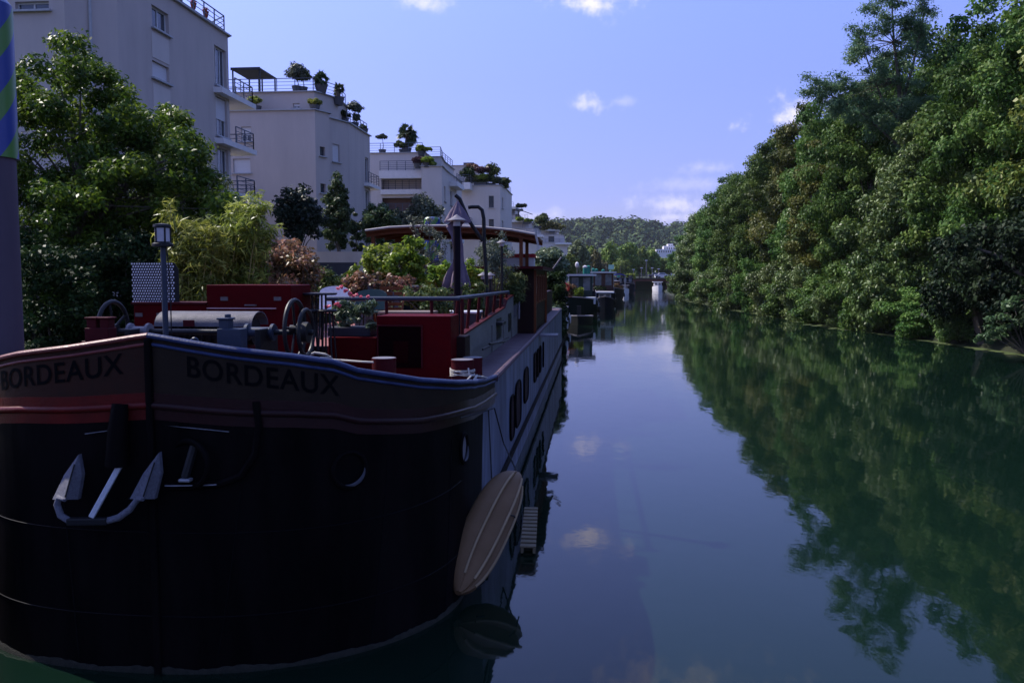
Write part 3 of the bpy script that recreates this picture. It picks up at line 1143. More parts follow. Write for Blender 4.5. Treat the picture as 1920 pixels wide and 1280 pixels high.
# thin uneven paler band along the waterline of the bow
for side in (1, -1):
    mb = MB()
    secs = []
    for i in range(0, 120):
        a = i * .05
        w = .015 + .012 * math.sin(a * 7) + .02 * random.Random(i).random()
        secs.append([shell(a, -.1, side, .01), shell(a, -.02, side, .018), shell(a, w, side, .012), shell(a, w + .03, side, .002)])
    mb.loft(secs, closed=False).build('waterline_band', WLINE, barge, smooth=True)

# bulwark panel, strake and rail on each side
for side, rm, pm_, sm_ in ((1, BLUE, CREAM, STRK), (-1, RAILR, CREAMP, STRKP)):
    secs = []
    AA = [0.0 + .12 * i for i in range(61)]
    for a in AA:
        zt, zb = railz(a), strakez(a)
        secs.append([shell(a, zb, side, 0), shell(a, zt, side, 0), shell(a, zt, side, -.06), shell(a, zb, side, -.06)])
    MB().loft(secs).build('bulwark', pm_, barge, smooth=True)
    pth = [shell(a, railz(a) + .01, side, .0) for a in AA]
    end = shell(7.2, 2.1, side, .0)
    MB().tube(pth + [end + Vector((0, .15, .02))], 0.038, 10, flat=.75).build('rail', rm, barge, smooth=True)
    pth = [shell(a, railz(a) - .065, side, .003) for a in AA]
    MB().tube(pth, .016, 8).build('rail_moulding', rm, barge, smooth=True)
    MB().tube([shell(a, strakez(a) - .01, side, .004) for a in AA], .034, 10).build('strake', sm_, barge, smooth=True)
    secs = []
    for a in AA:
        z = strakez(a)
        secs.append([shell(a, z - .14, side, .004), shell(a, z + .11, side, .006), shell(a, z + .11, side, -.03), shell(a, z - .14, side, -.03)])
    MB().loft(secs).build('strake_band', sm_, barge, smooth=True)
    # gunwale edge running aft
    MB().tube([shell(a, 2.17, side, 0) for a in (7.2, 9, 12, 16, 20, 25, 30, 35)], .05, 8).build('gunwale', DECKP, barge, smooth=True)

# painted name on both bows


def lettering(text, side, a0, a1, drop_top, drop_bot):
    cu = bpy.data.curves.new('name_text', 'FONT')
    cu.body = text
    cu.offset = .012
    cu.space_character = 1.08
    ob = bpy.data.objects.new('name_text', cu)
    COL.objects.link(ob)
    dg = bpy.context.evaluated_depsgraph_get()
    me = bpy.data.meshes.new_from_object(ob.evaluated_get(dg))
    COL.objects.unlink(ob)
    bpy.data.objects.remove(ob)
    bm = bmesh.new(); bm.from_mesh(me)
    xs = [v.co.x for v in bm.verts]; ys = [v.co.y for v in bm.verts]
    x0, x1, y0, y1 = min(xs), max(xs), 0, max(ys) * .985
    for i in range(1, 90):
        bmesh.ops.bisect_plane(bm, geom=bm.verts[:] + bm.edges[:] + bm.faces[:], plane_co=(x0 + (x1 - x0) * i / 90, 0, 0), plane_no=(1, 0, 0))
    o0 = base_of(barge)
    for v in bm.verts:
        k = (v.co.x - x0) / (x1 - x0)
        a = a0 + (a1 - a0) * k if side > 0 else a0 + (a1 - a0) * (1 - k)
        h = (v.co.y - y0) / (y1 - y0)
        z = railz(a) - (drop_bot + (drop_top - drop_bot) * h)
        v.co = shell(a, z, side, .007) - o0
    bm.to_mesh(me); bm.free()
    me.materials.clear(); me.materials.append(LETT)
    o = bpy.data.objects.new('name_lettering', me)
    COL.objects.link(o); o.parent = barge
    return o


def arc_of_px(px, side, drop=.2):
    for k in range(2, 400):
        x = proj_x(shell(k * .01, railz(k * .01) - drop, side))
        if (x >= px) if side > 0 else (x <= px): return k * .01
    return 2.4


def proj_x(p):
    v = p - CP
    return 960 + FPX * v.dot(RV) / v.dot(FV)


lettering('BORDEAUX', 1, arc_of_px(350, 1), arc_of_px(636, 1), .115, .30)
lettering('BORDEAUX', -1, arc_of_px(232, -1), arc_of_px(4, -1), .115, .30)

# decks
dk = []
for side in (1, -1):
    pts = [shell(a, 2.3, side, -.05) for a in [0.05 * i for i in range(0, 40)] + [2 + .25 * i for i in range(21)]]
    dk.append(pts)
poly = [(p.x, p.y) for p in dk[0]] + [(p.x, p.y) for p in reversed(dk[1])]
MB().add([(x, y, 2.10) for x, y in poly], [tuple(range(len(poly)))]).build('fore_deck', DECKP, barge)
MB().bb(BX - 2.5, BX + 2.5, 11.9, 43, 2.02, 2.14).build('side_deck', DECKP, barge)
# terrace block with coaming
TX0, TX1, TY0 = BX - 2.0, -2.08, 12.75
MB().bb(TX0, TX1 - .05, TY0, 24.2, 2.14, 2.66).build('terrace_floor', DECKR, barge)
cz = [(TY0, 2.74), (20.3, 2.98), (20.9, 3.16), (24.0, 3.28)]
m = MB()
secs = [[(TX1, y, 2.14), (TX1, y, z), (TX1 - .05, y, z), (TX1 - .05, y, 2.14)] for y, z in cz]
co = m.loft([[Vector(p) for p in s_] for s_ in secs]).build('coaming', COAM, barge)
for y in (17.6, 19.9, 22):
    MB().bb(TX1, TX1 + .03, y, y + .08, 2.16, 2.72).build('coaming_rib', COAM, co)
MB().loft([[Vector((TX1 + .02, y, z)), Vector((TX1 + .02, y, z + .03)), Vector((TX1 - .1, y, z + .03)), Vector((TX1 - .1, y, z))] for y, z in cz]).build('coaming_cap', REDD, co)
for y0_, y1_ in ((18.6, 19.5), (21.2, 21.9)):
    MB().bb(TX1 - .01, TX1 + .015, y0_, y1_, 2.35, 2.8).build('coaming_port', BLK, co)

# side windows
SWIN = mat('side_window_dark', (.022, .006, .012), (.012, .006, .012), 3, .5, spec=.05)
for i, (pa, pb, yt, yb) in enumerate([(955, 962, 742, 822), (964.5, 975, 715, 797), (981, 988.5, 690, 752), (1000, 1004, 655, 712), (1006, 1009, 640, 695), (1011, 1013, 632, 672), (1017, 1018, 622, 660)]):
    X = BX + BB
    P0, P1 = at(pa, (yt + yb) / 2, X=X), at(pb, (yt + yb) / 2, X=X)
    c = at((pa + pb) / 2, yt, X=X), at((pa + pb) / 2, yb, X=X)
    zt, zb = c[0].z, c[1].z
    y0, y1 = P0.y, P1.y
    if i > 2: zt, zb = 1.75, 1.0
    cy, hz = (y0 + y1) / 2, (zt - zb) / 2
    w = min((y1 - y0) / 2, .6)
    pts = []
    for k in range(24):
        t = 2 * math.pi * k / 24
        sx = abs(math.cos(t)) ** .5 * (1 if math.cos(t) > 0 else -1)
        sz = abs(math.sin(t)) ** .5 * (1 if math.sin(t) > 0 else -1)
        pts.append((cy + w * sx, (zt + zb) / 2 + hz * sz))
    wo_ = MB().add([(X + .02, a, b) for a, b in pts] + [(X - .05, a, b) for a, b in pts], [tuple(range(24))] + [(k, (k + 1) % 24, 24 + (k + 1) % 24, 24 + k) for k in range(24)]).build('side_window', SWIN, barge)
    MB().tube([(X + .02, a, b) for a, b in pts], .022, 6, closed=True).build('window_rim', HULL, wo_)
# rubbing strake low on the side
MB().bb(BX + BB, BX + BB + .05, 11.6, 44, .42, .52).build('low_strake', HULL, barge)

# round portholes on the bow
PORTIN = mat('porthole_inside', (.003, .003, .004), None, 5, .5, spec=.02)
for px, py, r in ((655, 880, .17), (868, 840, .17)):
    P = hull_hit(px, py)
    e = .15
    a = min((((shell(k * .02, P.z, 1) - P).length), k * .02) for k in range(300))[1]
    N = (shell(a, P.z, 1, 1) - shell(a, P.z, 1, 0)).normalized()
    T = Vector((-N.y, N.x, 0))
    ring = [P + T * r * math.cos(2 * math.pi * k / 28) + Vector((0, 0, r * math.sin(2 * math.pi * k / 28))) + N * .012 for k in range(28)]
    rg = MB().tube(ring, .024, 8, closed=True).build('porthole', HULL, barge, smooth=True)
    MB().add([q - N * .006 for q in ring], [tuple(range(28))]).build('porthole_glass', PORTIN if px < 800 else GREYP, rg)  # right disc is plain pale grey, a reflection put into its colour
    # pale crescent: light on the lower rim, put in as colour
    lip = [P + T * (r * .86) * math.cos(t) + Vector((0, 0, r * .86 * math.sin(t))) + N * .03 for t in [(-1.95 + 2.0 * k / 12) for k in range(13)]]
    MB().tube(lip, [.003 + .017 * math.sin(math.pi * k / 12) for k in range(13)], 6).build('porthole_lip_light', mat('lip_light_grey', (.06, .06, .075), None, 8, .5), rg, smooth=True)

# anchor pocket on the starboard bow: raised U-shaped plate with hawse hole
mb = MB()
pp = [(478, 752), (484, 800), (476, 850), (450, 890), (410, 905), (360, 909), (310, 911)]
mb.tube([hull_hit(*q) + Vector((.02, -.03, 0)) for q in pp], .035, 8)
ap = mb.build('anchor_pocket', HULL, barge, smooth=True)
mb = MB().tube([hull_hit(312 + 12 * i, 909.5 - (.03 * i * i)) + Vector((.02, -.065, .012)) for i in range(9)], .006, 6)
mb.build('worn_edge', STEEL, ap)
P = hull_hit(358, 868)
MB().tube([P + Vector((.21 * math.cos(t), -.03 - .07 * math.cos(t), .21 * math.sin(t))) for t in [2 * math.pi * k / 24 for k in range(24)]], .03, 8, closed=True).build('hawse_ring', HULL, ap, smooth=True)
q0 = hull_hit(355, 896)
MB().box(q0 + Vector((0, -.07, 0)), (.11, .08, .03)).build('shackle', STEEL, ap, bevel=.01)
MB().tube([hull_hit(352, 892) + Vector((0, -.05, 0)), hull_hit(366, 830) + Vector((0, .0, 0))], .04, 8).build('stowed_shank', BLK, ap)
# hawse pipe over the port anchor
mb = MB().tube([hull_hit(232, 755) + Vector((0, -.06, 0)), hull_hit(232, 800) + Vector((0, -.10, 0)), hull_hit(230, 868) + Vector((0, -.10, 0))], [.07, .085, .10], 12)
mb.build('hawse_pipe', HULL, barge, smooth=True)
# thin weld seams and mooring wires on the black bow
for path in ([(0, 943), (50, 939), (100, 934)], [(160, 813), (210, 806)], [(310, 797), (370, 803), (430, 809)]):
    MB().tube([hull_hit(*q) + Vector((0, -.006, 0)) for q in path], .004, 5).build('weld_seam', STEEL, barge)

SEAM = mat('hull_seam', (.005, .005, .007), (.0022, .0022, .003), 12, .5, spec=.05)
for side in (1, -1):
    for a in (.9, 2.3, 3.6):
        MB().tube([shell(a, z, side, .002) for z in (.1, .4, .8, 1.2, 1.6, min(1.9, strakez(a) - .16))], .006, 5).build('plate_seam', SEAM, barge)
    for z in (.55, 1.35):
        MB().tube([shell(a * .1, z, side, .002) for a in range(0, 42)], .006, 5).build('plate_seam', SEAM, barge)
# bitts standing on the rail: red on port, dark blue on starboard
for px, py, rm in ((190, 650, REDD), (436, 652, NAVY)):
    b = at(px, py, Y=8.0)
    mb = MB()
    mb.box((b.x, b.y, b.z + .09), (.24, .16, .2))
    mb.box((b.x - .06, b.y, b.z + .23), (.10, .12, .1))
    mb.box((b.x - .06, b.y, b.z + .285), (.13, .15, .02))
    if rm is REDD:
        mb.box((b.x + .07, b.y, b.z + .23), (.09, .12, .1)); mb.box((b.x + .07, b.y, b.z + .285), (.12, .15, .02))
        mb.cyl((b.x - .2, b.y, b.z + .04), (b.x + .15, b.y, b.z + .05), .018)
    else:
        mb.cyl((b.x - .04, b.y, b.z + .28), (b.x - .04, b.y, b.z + .33), .03)
    mb.build('bitt', rm, barge, bevel=.008)
# ring bolts along the rail
for px, py, rm in ((220, 641, REDD), (365, 640, NAVY), (50, 667, REDD)):
    b = at(px, py, Y=7.75)
    mb = MB().tube([b + Vector((.035 * math.cos(t), 0, .03 * math.sin(t))) for t in [2 * math.pi * k / 12 for k in range(12)]], .012, 6, closed=True)
    mb.box(b + Vector((0, 0, -.035)), (.09, .05, .02))
    mb.build('ring_bolt', rm, barge)

# windlass with hand wheels
WY = 8.75
wl_, wr_ = at(212, 605, Y=WY), at(553, 610, Y=WY)
axz = at(382, 622, Y=WY).z
m = MB()
for px in (262, 500):
    c = at(px, 632, Y=WY)
    m.box((c.x, WY, (c.z + 2.09) / 2 + .05), (.06, .5, c.z - 2.09 + .1))
m.cyl((wl_.x + .05, WY, axz), (wr_.x + .2, WY, axz), .03, n=12)
windl = m.build('windlass', BLK, barge, bevel=.01)
for pa, pb_ in ((243, 282), (462, 515)):
    a, b = at(pa, 632, Y=WY), at(pb_, 632, Y=WY)
    m = MB().tube([(a.x, WY, axz), (a.x + .03, WY, axz), (a.x + .04, WY, axz), (b.x - .04, WY, axz), (b.x - .03, WY, axz), (b.x, WY, axz)], [.09, .09, .055, .055, .09, .09], 16)
    m.build('warping_drum', GREYP if pa < 300 else NAVY, windl, smooth=True)
for c, R in ((wl_, .29), (wr_, .31)):
    m = MB()
    ring = [Vector((c.x, WY + R * math.cos(t), axz + .03 + R * math.sin(t))) for t in [2 * math.pi * k / 40 for k in range(40)]]
    m.tube(ring, .024, 8, closed=True)
    for k in range(5):
        t = 2 * math.pi * k / 5 + .5
        m.tube([(c.x, WY, axz + .03), (c.x, WY + R * math.cos(t), axz + .03 + R * math.sin(t))], .014, 6)
    m.cyl((c.x - .05, WY, axz + .03), (c.x + .05, WY, axz + .03), .05)
    w = m.build('hand_wheel', BLK, windl, smooth=True)
R2 = .24
m = MB()
cx = wr_.x + .12
m.tube([Vector((cx, WY + R2 * math.cos(t), axz + R2 * math.sin(t))) for t in [2 * math.pi * k / 32 for k in range(32)]], .022, 8, closed=True)
m.cyl((cx - .03, WY, axz), (cx + .03, WY, axz), .11)
m.build('brake_wheel', BLK, windl, smooth=True)
# curved drum guard
ga, gb = at(287, 612, Y=9.15), at(470, 612, Y=9.15)
secs = []
for x in (ga.x, gb.x):
    pr = []
    for k in range(15):
        t = math.pi * (1 - k / 14)
        pr.append(Vector((x, 9.42 - .27 * math.cos(math.pi - t) if False else 9.42 + .25 * math.cos(t), ga.z + .165 * math.sin(t))))
    pr += [Vector((p.x, 9.42 + (p.y - 9.42) * .95, ga.z + (p.z - ga.z) * .93)) for p in reversed(pr)]
    secs.append(pr)
gd = MB().loft(secs).build('drum_guard', mat('guard_grey', (.115, .105, .118), (.075, .07, .08), 14, .55, bump=.3, spec=.12), barge, smooth=True)
c = at(354, 606, Y=9.1)
MB().box(c, (.12, .03, .07)).build('guard_bracket', REDD, gd)
m = MB()
m.cyl((ga.x + .05, 9.42, ga.z - .07), (gb.x - .05, 9.42, ga.z - .07), .15, n=18)
for k in range(12):
    x = ga.x + .15 + (gb.x - ga.x - .3) * k / 11
    m.tube([(x + .02 * math.sin(k), 9.42 + .165 * math.cos(t), ga.z - .07 + .165 * math.sin(t)) for t in [2 * math.pi * j / 10 for j in range(10)]], .02, 5, closed=True)
m.build('chain_drum', BLK, gd, smooth=True)
for px in (295, 462):
    c = at(px, 630, Y=9.42)
    MB().bb(c.x - .03, c.x + .03, 9.2, 9.64, 2.09, ga.z).build('drum_side', REDD, gd)

# bow lamp on its pole
lp = at(311, 632, Y=7.95); lt = at(303, 462, Y=7.95); ltop = at(302, 420, Y=7.95)
m = MB().cyl((lp.x, 7.95, 2.09), (lp.x, 7.95, lt.z), .027)
pole = m.build('lamp_pole', NAVY, barge)
MB().lathe((lp.x - .005, 7.95, lt.z), [(.10, 0), (.10, .025), (.075, .035), (.075, .045)], 20).build('lantern_base', BLK, pole)
MB().lathe((lp.x - .005, 7.95, lt.z + .045), [(.068, 0), (.068, .13)], 20).build('lantern_glass', mat('frosted_glass', (.5, .47, .5), (.3, .28, .3), 6, .35), pole)
m = MB().lathe((lp.x - .005, 7.95, ltop.z - .035), [(.075, 0), (.085, .005), (.08, .03), (.02, .04)], 20)
for k in range(5):
    t = .5 + 2 * math.pi * k / 5
    m.bar((lp.x - .005 + .072 * math.cos(t), 7.95 + .072 * math.sin(t), lt.z + .03), (lp.x - .005 + .072 * math.cos(t), 7.95 + .072 * math.sin(t), ltop.z - .03), .012)
m.build('lantern_cage', BLK, pole)
MB().tube([(lp.x + .03, 7.96, lt.z), (lp.x + .05, 7.97, lp.z + .5), (lp.x + .045, 7.97, 2.4)], .006, 5).build('lamp_cable', BLK, pole)

# red breakwater lockers behind the windlass
def locker(name, pxa, pxb, pyt, Y, dep, material, zb=2.09, parent=barge):
    a, b = at(pxa, pyt, Y=Y), at(pxb, pyt, Y=Y)
    o = MB().bb(a.x, b.x, Y, Y + dep, zb, a.z).build(name, material, parent, bevel=.012)
    return o, a, b


lk, a_, b_ = locker('deck_locker', 250, 386, 570, 10.9, .5, REDP)
MB().bb(a_.x - .02, b_.x, 10.87, 11.4, a_.z, a_.z + .025).build('locker_lid', REDD, lk)
lk2, a_, b_ = locker('deck_locker', 386.5, 545, 534, 10.95, .8, REDP)
MB().bb(a_.x + .0, b_.x - .2, 10.915, 10.948, at(430, 579, Y=10.9).z, at(430, 577, Y=10.9).z).build('locker_batten', mat('bright_trim', (.5, .3, .3), None, 5, .5), lk2)
# perforated screen
SCRB = mat('screen_black', (.012, .012, .014), None, 5, .6)
SCRW = mat('screen_white', (.75, .72, .76), None, 5, .5)
s0, s1 = at(249, 568, Y=11.1), at(326, 492, Y=11.1)
m = MB().bb(s0.x, s1.x, 11.1, 11.115, s0.z, s1.z)
m.prism([(s1.x, 11.1), (s1.x + .05, 11.12), (s1.x + .05, 11.13), (s1.x, 11.115)], [s0.z] * 4, [s1.z, s1.z - .1, s1.z - .1, s1.z])
scr = m.build('perforated_screen', SCRB, barge)
m = MB()
nx, nz_ = 17, 15
dxs = (s1.x - s0.x) / nx; dzs = (s1.z - s0.z) / nz_
for j in range(nz_):
    for i in range(nx):
        x = s0.x + dxs * (i + .5 + (.5 if j % 2 else 0) * 1.0 - .25); z = s0.z + dzs * (j + .5)
        r1, r2 = dxs * .34, dzs * .36
        m.add([(x - r1, 11.094, z - r2 * .4), (x, 11.094, z - r2), (x + r1, 11.094, z - r2 * .2), (x + r1 * .8, 11.094, z + r2 * .7), (x, 11.094, z + r2), (x - r1 * .8, 11.094, z + r2 * .6)], [(0, 1, 2, 3, 4, 5)])
m.build('perforations', SCRW, scr)

HNG = mat('hinge_metal', (.12, .10, .10), None, 20, .45)
for L_, xs_, Yf in ((lk, (260, 300), 10.885), (lk2, (420, 520), 10.935)):
    for px in xs_:
        c = at(px, 590 if L_ is lk else 560, Y=Yf)
        MB().bb(c.x - .05, c.x + .05, Yf, Yf + .012, c.z - .025, c.z + .025).build('hinge', HNG, L_)
c = at(470, 572, Y=10.93)
MB().tube([(c.x - .07, 10.945, c.z), (c.x - .07, 10.9, c.z), (c.x + .07, 10.9, c.z), (c.x + .07, 10.945, c.z)], .01, 6).build('handle', HNG, lk2)
# red hatch boxes at the front of the terrace
hx, a_, b_ = locker('hatch_box', 706, 845, 592, 11.7, .75, REDP)
c0, c1 = at(711, 703, Y=11.7), at(790, 612, Y=11.7)
m = MB()
fz0, fz1 = 2.45, c1.z
m.bb(c0.x - .02, c0.x, 11.665, 11.698, fz0, fz1); m.bb(c1.x, c1.x + .02, 11.665, 11.698, fz0, fz1)
m.bb(c0.x - .02, c1.x + .02, 11.665, 11.698, fz1, fz1 + .02)
m.build('hatch_frame', REDD, hx)
MB().bb(c0.x + .002, c1.x - .002, 11.68, 11.697, fz0, fz1 - .002).build('hatch_opening', mat('hatch_dark', (.004, .001, .0015), (.007, .001, .002), 3, .9, spec=.02), hx)
c0, c1 = at(738, 680, Y=11.66), at(765, 640, Y=11.66)
MB().bb(c0.x, c1.x, 11.665, 11.678, c0.z, c1.z).build('hatch_slat', mat('hatch_dim_red', (.016, .001, .002), None, 3, .9, spec=.02), hx)
lk3, a_, b_ = locker('hatch_box', 615, 705.4, 632, 11.9, .8, REDP)
BOXTOP = a_.z
lk4, a_, b_ = locker('hatch_box', 845.5, 872, 631, 12.2, .5, DTIMB)
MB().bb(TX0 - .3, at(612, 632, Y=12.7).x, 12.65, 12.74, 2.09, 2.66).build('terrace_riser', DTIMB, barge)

# bollards on the fore deck
for px, py, Y, r in ((720, 671, 10.1, .145), (867, 674, 11.2, .15), (886, 670, 12.0, .14)):
    c = at(px, py, Y=Y)
    b = MB().lathe((c.x, Y, 2.2), [(r, 0), (r, c.z - 2.2 - .02), (r * 1.03, c.z - 2.2 - .02), (r * 1.03, c.z - 2.2), (0.01, c.z - 2.2 + .004)], 24).build('bollard', REDD, barge, smooth=True)
    MB().lathe((c.x, Y, c.z - .001), [(r * .98, 0), (r * .98, .006), (.01, .008)], 24).build('bollard_cap', GREYP, b)

# terrace railing of pipe
rz = at(740, 560, Y=12.8)
ra, rb, rc = at(612, 560, Y=12.8), at(870, 560, Y=12.8), at(953, 547, X=TX1)
rl = MB().tube([ra, (rb.x - .06, 12.8, rb.z), (TX1, 12.95, rb.z), rc, (TX1, rc.y + .02, rc.z - .06)], .034, 10).build('pipe_rail', NAVY, barge, smooth=True)
for p in [(rb.x - .03, 12.82), (rb.x - .5, 12.82), (rb.x - 1.2, 12.82), (ra.x + .1, 12.82)]:
    MB().cyl((p[0], p[1], 2.66), (p[0], p[1], rb.z), .026, n=8).build('rail_post', REDD, rl)
for k in range(7):
    y = 12.95 + (rc.y - 12.95) * (k + .3) / 6.4
    z = rb.z + (rc.z - rb.z) * (y - 12.95) / (rc.y - 12.95)
    MB().cyl((TX1 - .08, y, 2.66), (TX1 - .02, y, z), .028, n=8).build('rail_post', REDD, rl)
# small hand rail by the wheelhouse
g0, g1 = at(973, 590, X=-1.95), at(997, 540, X=-1.95)
MB().tube([(-1.95, g0.y, 2.6), (-1.95, g0.y, g1.z - .08), (-1.95, g0.y + .12, g1.z), (-1.95, g1.y, g1.z + .02)], .028, 8).build('hand_rail', GREYP, barge, smooth=True)

# wheelhouse with a roof deck and timber canopy
HY0, HY1 = 23.9, 29.6
hx0, hx1 = BX - 2.1, -1.62
hz = at(1000, 504, Y=HY0).z
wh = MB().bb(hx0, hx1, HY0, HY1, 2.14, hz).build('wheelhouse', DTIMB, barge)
wr0 = MB().bb(hx0 - .25, hx1 + .28, HY0 - .35, HY1 + .3, hz, hz + .07).build('wheelhouse_roof', REDD, wh)
m = MB()
for k in range(13):
    y = HY0 - .2 + k * .45
    m.bb(hx1 + .02, hx1 + .27, y, y + .3, hz - .03, hz - .002)
m.build('eave_slats', CRS, wh)
for y in (HY0 + .4, HY0 + 1.7, HY0 + 3.0, HY0 + 4.3):
    w = MB().bb(hx1 + .001, hx1 + .02, y, y + .9, hz - .95, hz - .2).build('window', GLASS, wh)
    m = MB()
    m.bb(hx1 + .001, hx1 + .05, y - .06, y, hz - 1.0, hz - .15); m.bb(hx1 + .001, hx1 + .05, y + .9, y + .96, hz - 1.0, hz - .15)
    m.bb(hx1 + .001, hx1 + .045, y, y + .9, hz - .2, hz - .15); m.bb(hx1 + .001, hx1 + .045, y, y + .9, hz - 1.0, hz - .95)
    m.build('window_frame', TIMB, w)
for y in (HY0, HY1 - .08):
    MB().bb(hx1 + .002, hx1 + .07, y, y + .08, 2.14, hz - .035).build('corner_post', TIMB, wh)
# after cabin
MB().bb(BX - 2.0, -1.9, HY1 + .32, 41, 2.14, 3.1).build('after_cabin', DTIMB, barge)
# canopy
CY0, CY1 = 24.3, 28.2
prof = [(685, 433), (730, 427), (790, 424), (850, 424), (910, 427), (960, 432), (1003, 440)]
secs = []
for px, py in prof:
    p = at(px, py, Y=CY0)
    secs.append([Vector((p.x, CY0, p.z)), Vector((p.x, CY1, p.z)), Vector((p.x, CY1, p.z - .06)), Vector((p.x, CY0, p.z - .06))])
cn = MB().loft(secs).build('canopy_roof', TIMB, barge, smooth=True)
GREYC = mat('canopy_edge', (.40, .36, .34), None, 5, .5)
MB().tube([Vector((s_[0].x, CY0 - .02, s_[0].z + .01)) for s_ in secs], .035, 6).build('canopy_edge', GREYC, cn)
for yy in (CY0 + .12, CY0 + 1.2, CY0 + 2.3, CY1 - .2):
    MB().loft([[Vector((s_[0].x, yy, s_[0].z - .065)), Vector((s_[0].x, yy + .1, s_[0].z - .065)), Vector((s_[0].x, yy + .1, s_[0].z - .17)), Vector((s_[0].x, yy, s_[0].z - .17))] for s_ in secs]).build('canopy_beam', TIMB, cn)
MB().tube([Vector((s_[0].x, CY1 - .02, s_[0].z - .18)) for s_ in secs[1:-1]], .03, 6).build('canopy_back_edge', GREYC, cn)
for px, Y in ((977, CY0 + .2), (988, CY0 + 2.6), (700, CY0 + .2)):
    p = at(px, 470, Y=Y)
    MB().bar((p.x, Y, hz + .07 if px > 800 else 2.66), (p.x, Y, at(px, 442, Y=Y).z - .02), .10).build('canopy_post', TIMB, cn)
e = secs[-1][0]
MB().bar(e + Vector((.02, .0, .02)), e + Vector((.09, 0, -.28)), .06).build('canopy_tail', GREYC, cn)
# red and white locker on the roof deck
p0, p1 = at(944, 500, Y=27), at(1001, 477, Y=27)
rb_ = MB().bb(p0.x, p1.x, 27, 27.6, hz + .07, p1.z - .1).build('roof_locker', mat('white_paint', (.62, .6, .6), None, 5, .5), wh)
MB().bb(p0.x - .05, p1.x + .03, 26.95, 27.65, p1.z - .1, p1.z + .02).build('roof_locker_lid', mat('bright_red', (.4, .02, .03), None, 5, .5), wh)
# grey plank stage on the side
p = at(1032, 611, X=-1.4)
MB().bb(-1.5, -.95, 24.0, 24.8, p.z - .03, p.z + .03).build('boarding_step', GREYP, barge)

# ---------------------------------------------------------------- anchor, kayak, ropes
AP = hull_hit(200, 935)
AYP = AP.y - .16
an = thing('anchor', 'steel anchor with two upturned flukes hanging on the port bow of the black barge', 'anchor', (AP.x, AYP, AP.z - .3))
IRON = mat('anchor_iron', (.22, .22, .26), (.10, .10, .13), 45, .5, metal=.2, bump=.8)
ax = lambda px, py, dy=0: at(px, py, Y=AYP + dy)
sh0, sh1 = ax(172, 968, -.02), ax(224, 874, .06)
d = (sh1 - sh0).normalized()
sm = MB().bar(sh0, sh1, .085, .05)
sm.build('shank', mat('shank_bright', (.62, .62, .66), (.45, .45, .5), 40, .4, metal=.2, bump=.5), an, bevel=.008)
c0, c1 = ax(128, 977), ax(203, 976)
MB().bar(c0, c1, .075, .065).build('crown', BLK, an, bevel=.01)
for pts, tip, lft, rgt, base in (([(130, 976), (114, 966), (107, 945), (110, 932)], (147, 852), (98, 936), (146, 936), (122, 936)),
                                 ([(200, 976), (222, 970), (243, 955), (259, 934)], (298, 848), (243, 935), (290, 935), (268, 935))):
    arm = MB().tube([ax(*q) for q in pts] + [ax(*base, -.03)], [.030, .032, .031, .028, .02], 12).build('arm', IRON, an, smooth=True)
    T, Lp, Rp, Bp = ax(*tip, .05), ax(*lft, .03), ax(*rgt, .05), ax(*base, -.05)
    mid = lambda A, B_, k, o: A.lerp(B_, k) + o
    bul = (Rp - Lp) * .10
    V = [T, mid(Lp, T, .55, -bul * 1.0), Lp, Bp, Rp, mid(Rp, T, .55, bul * 1.5), mid(Bp, T, .5, Vector((0, -.02, 0)))]
    bk = [v + Vector((0, .05, 0)) for v in V]
    MB().add(V + bk, [(0, 1, 6), (1, 2, 3, 6), (6, 3, 4, 5), (0, 6, 5), (7, 13, 8), (8, 13, 10, 9), (13, 12, 11, 10), (7, 12, 13), (0, 7, 8, 1), (1, 8, 9, 2), (2, 9, 10, 3), (3, 10, 11, 4), (4, 11, 12, 5), (5, 12, 7, 0)]).build('fluke', IRON, an)
    MB().bar(mid(Bp, T, .06, Vector((0, -.012, 0))), mid(Bp, T, .8, Vector((0, -.022, 0))), .016, .01).build('fluke_groove', BLK, an)

# kayak hung upside down along the starboard side
ka, kb = at(962, 888, X=-1.02), at(852, 1112, Z=.16)
KSTR = mat('kayak_ridge', (.30, .21, .12), (.22, .15, .08), 2, .5)
KAY = mat('kayak_plastic', (.17, .10, .052), (.12, .068, .033), 1.6, .5, bump=.12, spec=.12)
kd = (ka - kb); KL = kd.length; kd.normalize()
kout = Vector((.75, -.55, .25)); kout = (kout - kd * kout.dot(kd)).normalized()
kw = kd.cross(kout).normalized()
secs = []
for i in range(25):
    k = i / 24
    e = max(.03, (1 - abs(2 * k - 1) ** 2.6)) ** .62
    w = .33 * e
    h = .22 * e ** .7
    c = kb.lerp(ka, k) + kout * (.05 * (1 - e))
    prof = []
    for (u, v) in ((-1, -.1), (-1.0, .15), (-.86, .55), (-.62, .86), (-.42, .70), (-.3, .84), (-.14, 1.02), (0, 1.3), (.14, 1.02), (.3, .84), (.42, .70), (.62, .86), (.86, .55), (1.0, .15), (1, -.1), (.8, -.5), (.3, -.7), (-.3, -.7), (-.8, -.5)):
        prof.append(c + kw * (u * w) + kout * (v * h))
    secs.append(prof)
kay = thing('kayak', 'tan plastic kayak hanging upside down on the starboard side of the barge', 'kayak', tuple(kb))
MB().loft(secs).build('shell', KAY, kay, smooth=True)
for u_, v_ in ((-.62, .86), (0, 1.3), (.62, .86)):
    P_ = []
    for i in range(2, 23):
        k = i / 24
        e = max(.03, (1 - abs(2 * k - 1) ** 2.6)) ** .62
        P_.append(kb.lerp(ka, k) + kout * (.05 * (1 - e)) + kw * (u_ * .33 * e) + kout * (v_ * .22 * e ** .7))
    MB().tube(P_, .017, 6).build('hull_ridge', KSTR, kay, smooth=True)
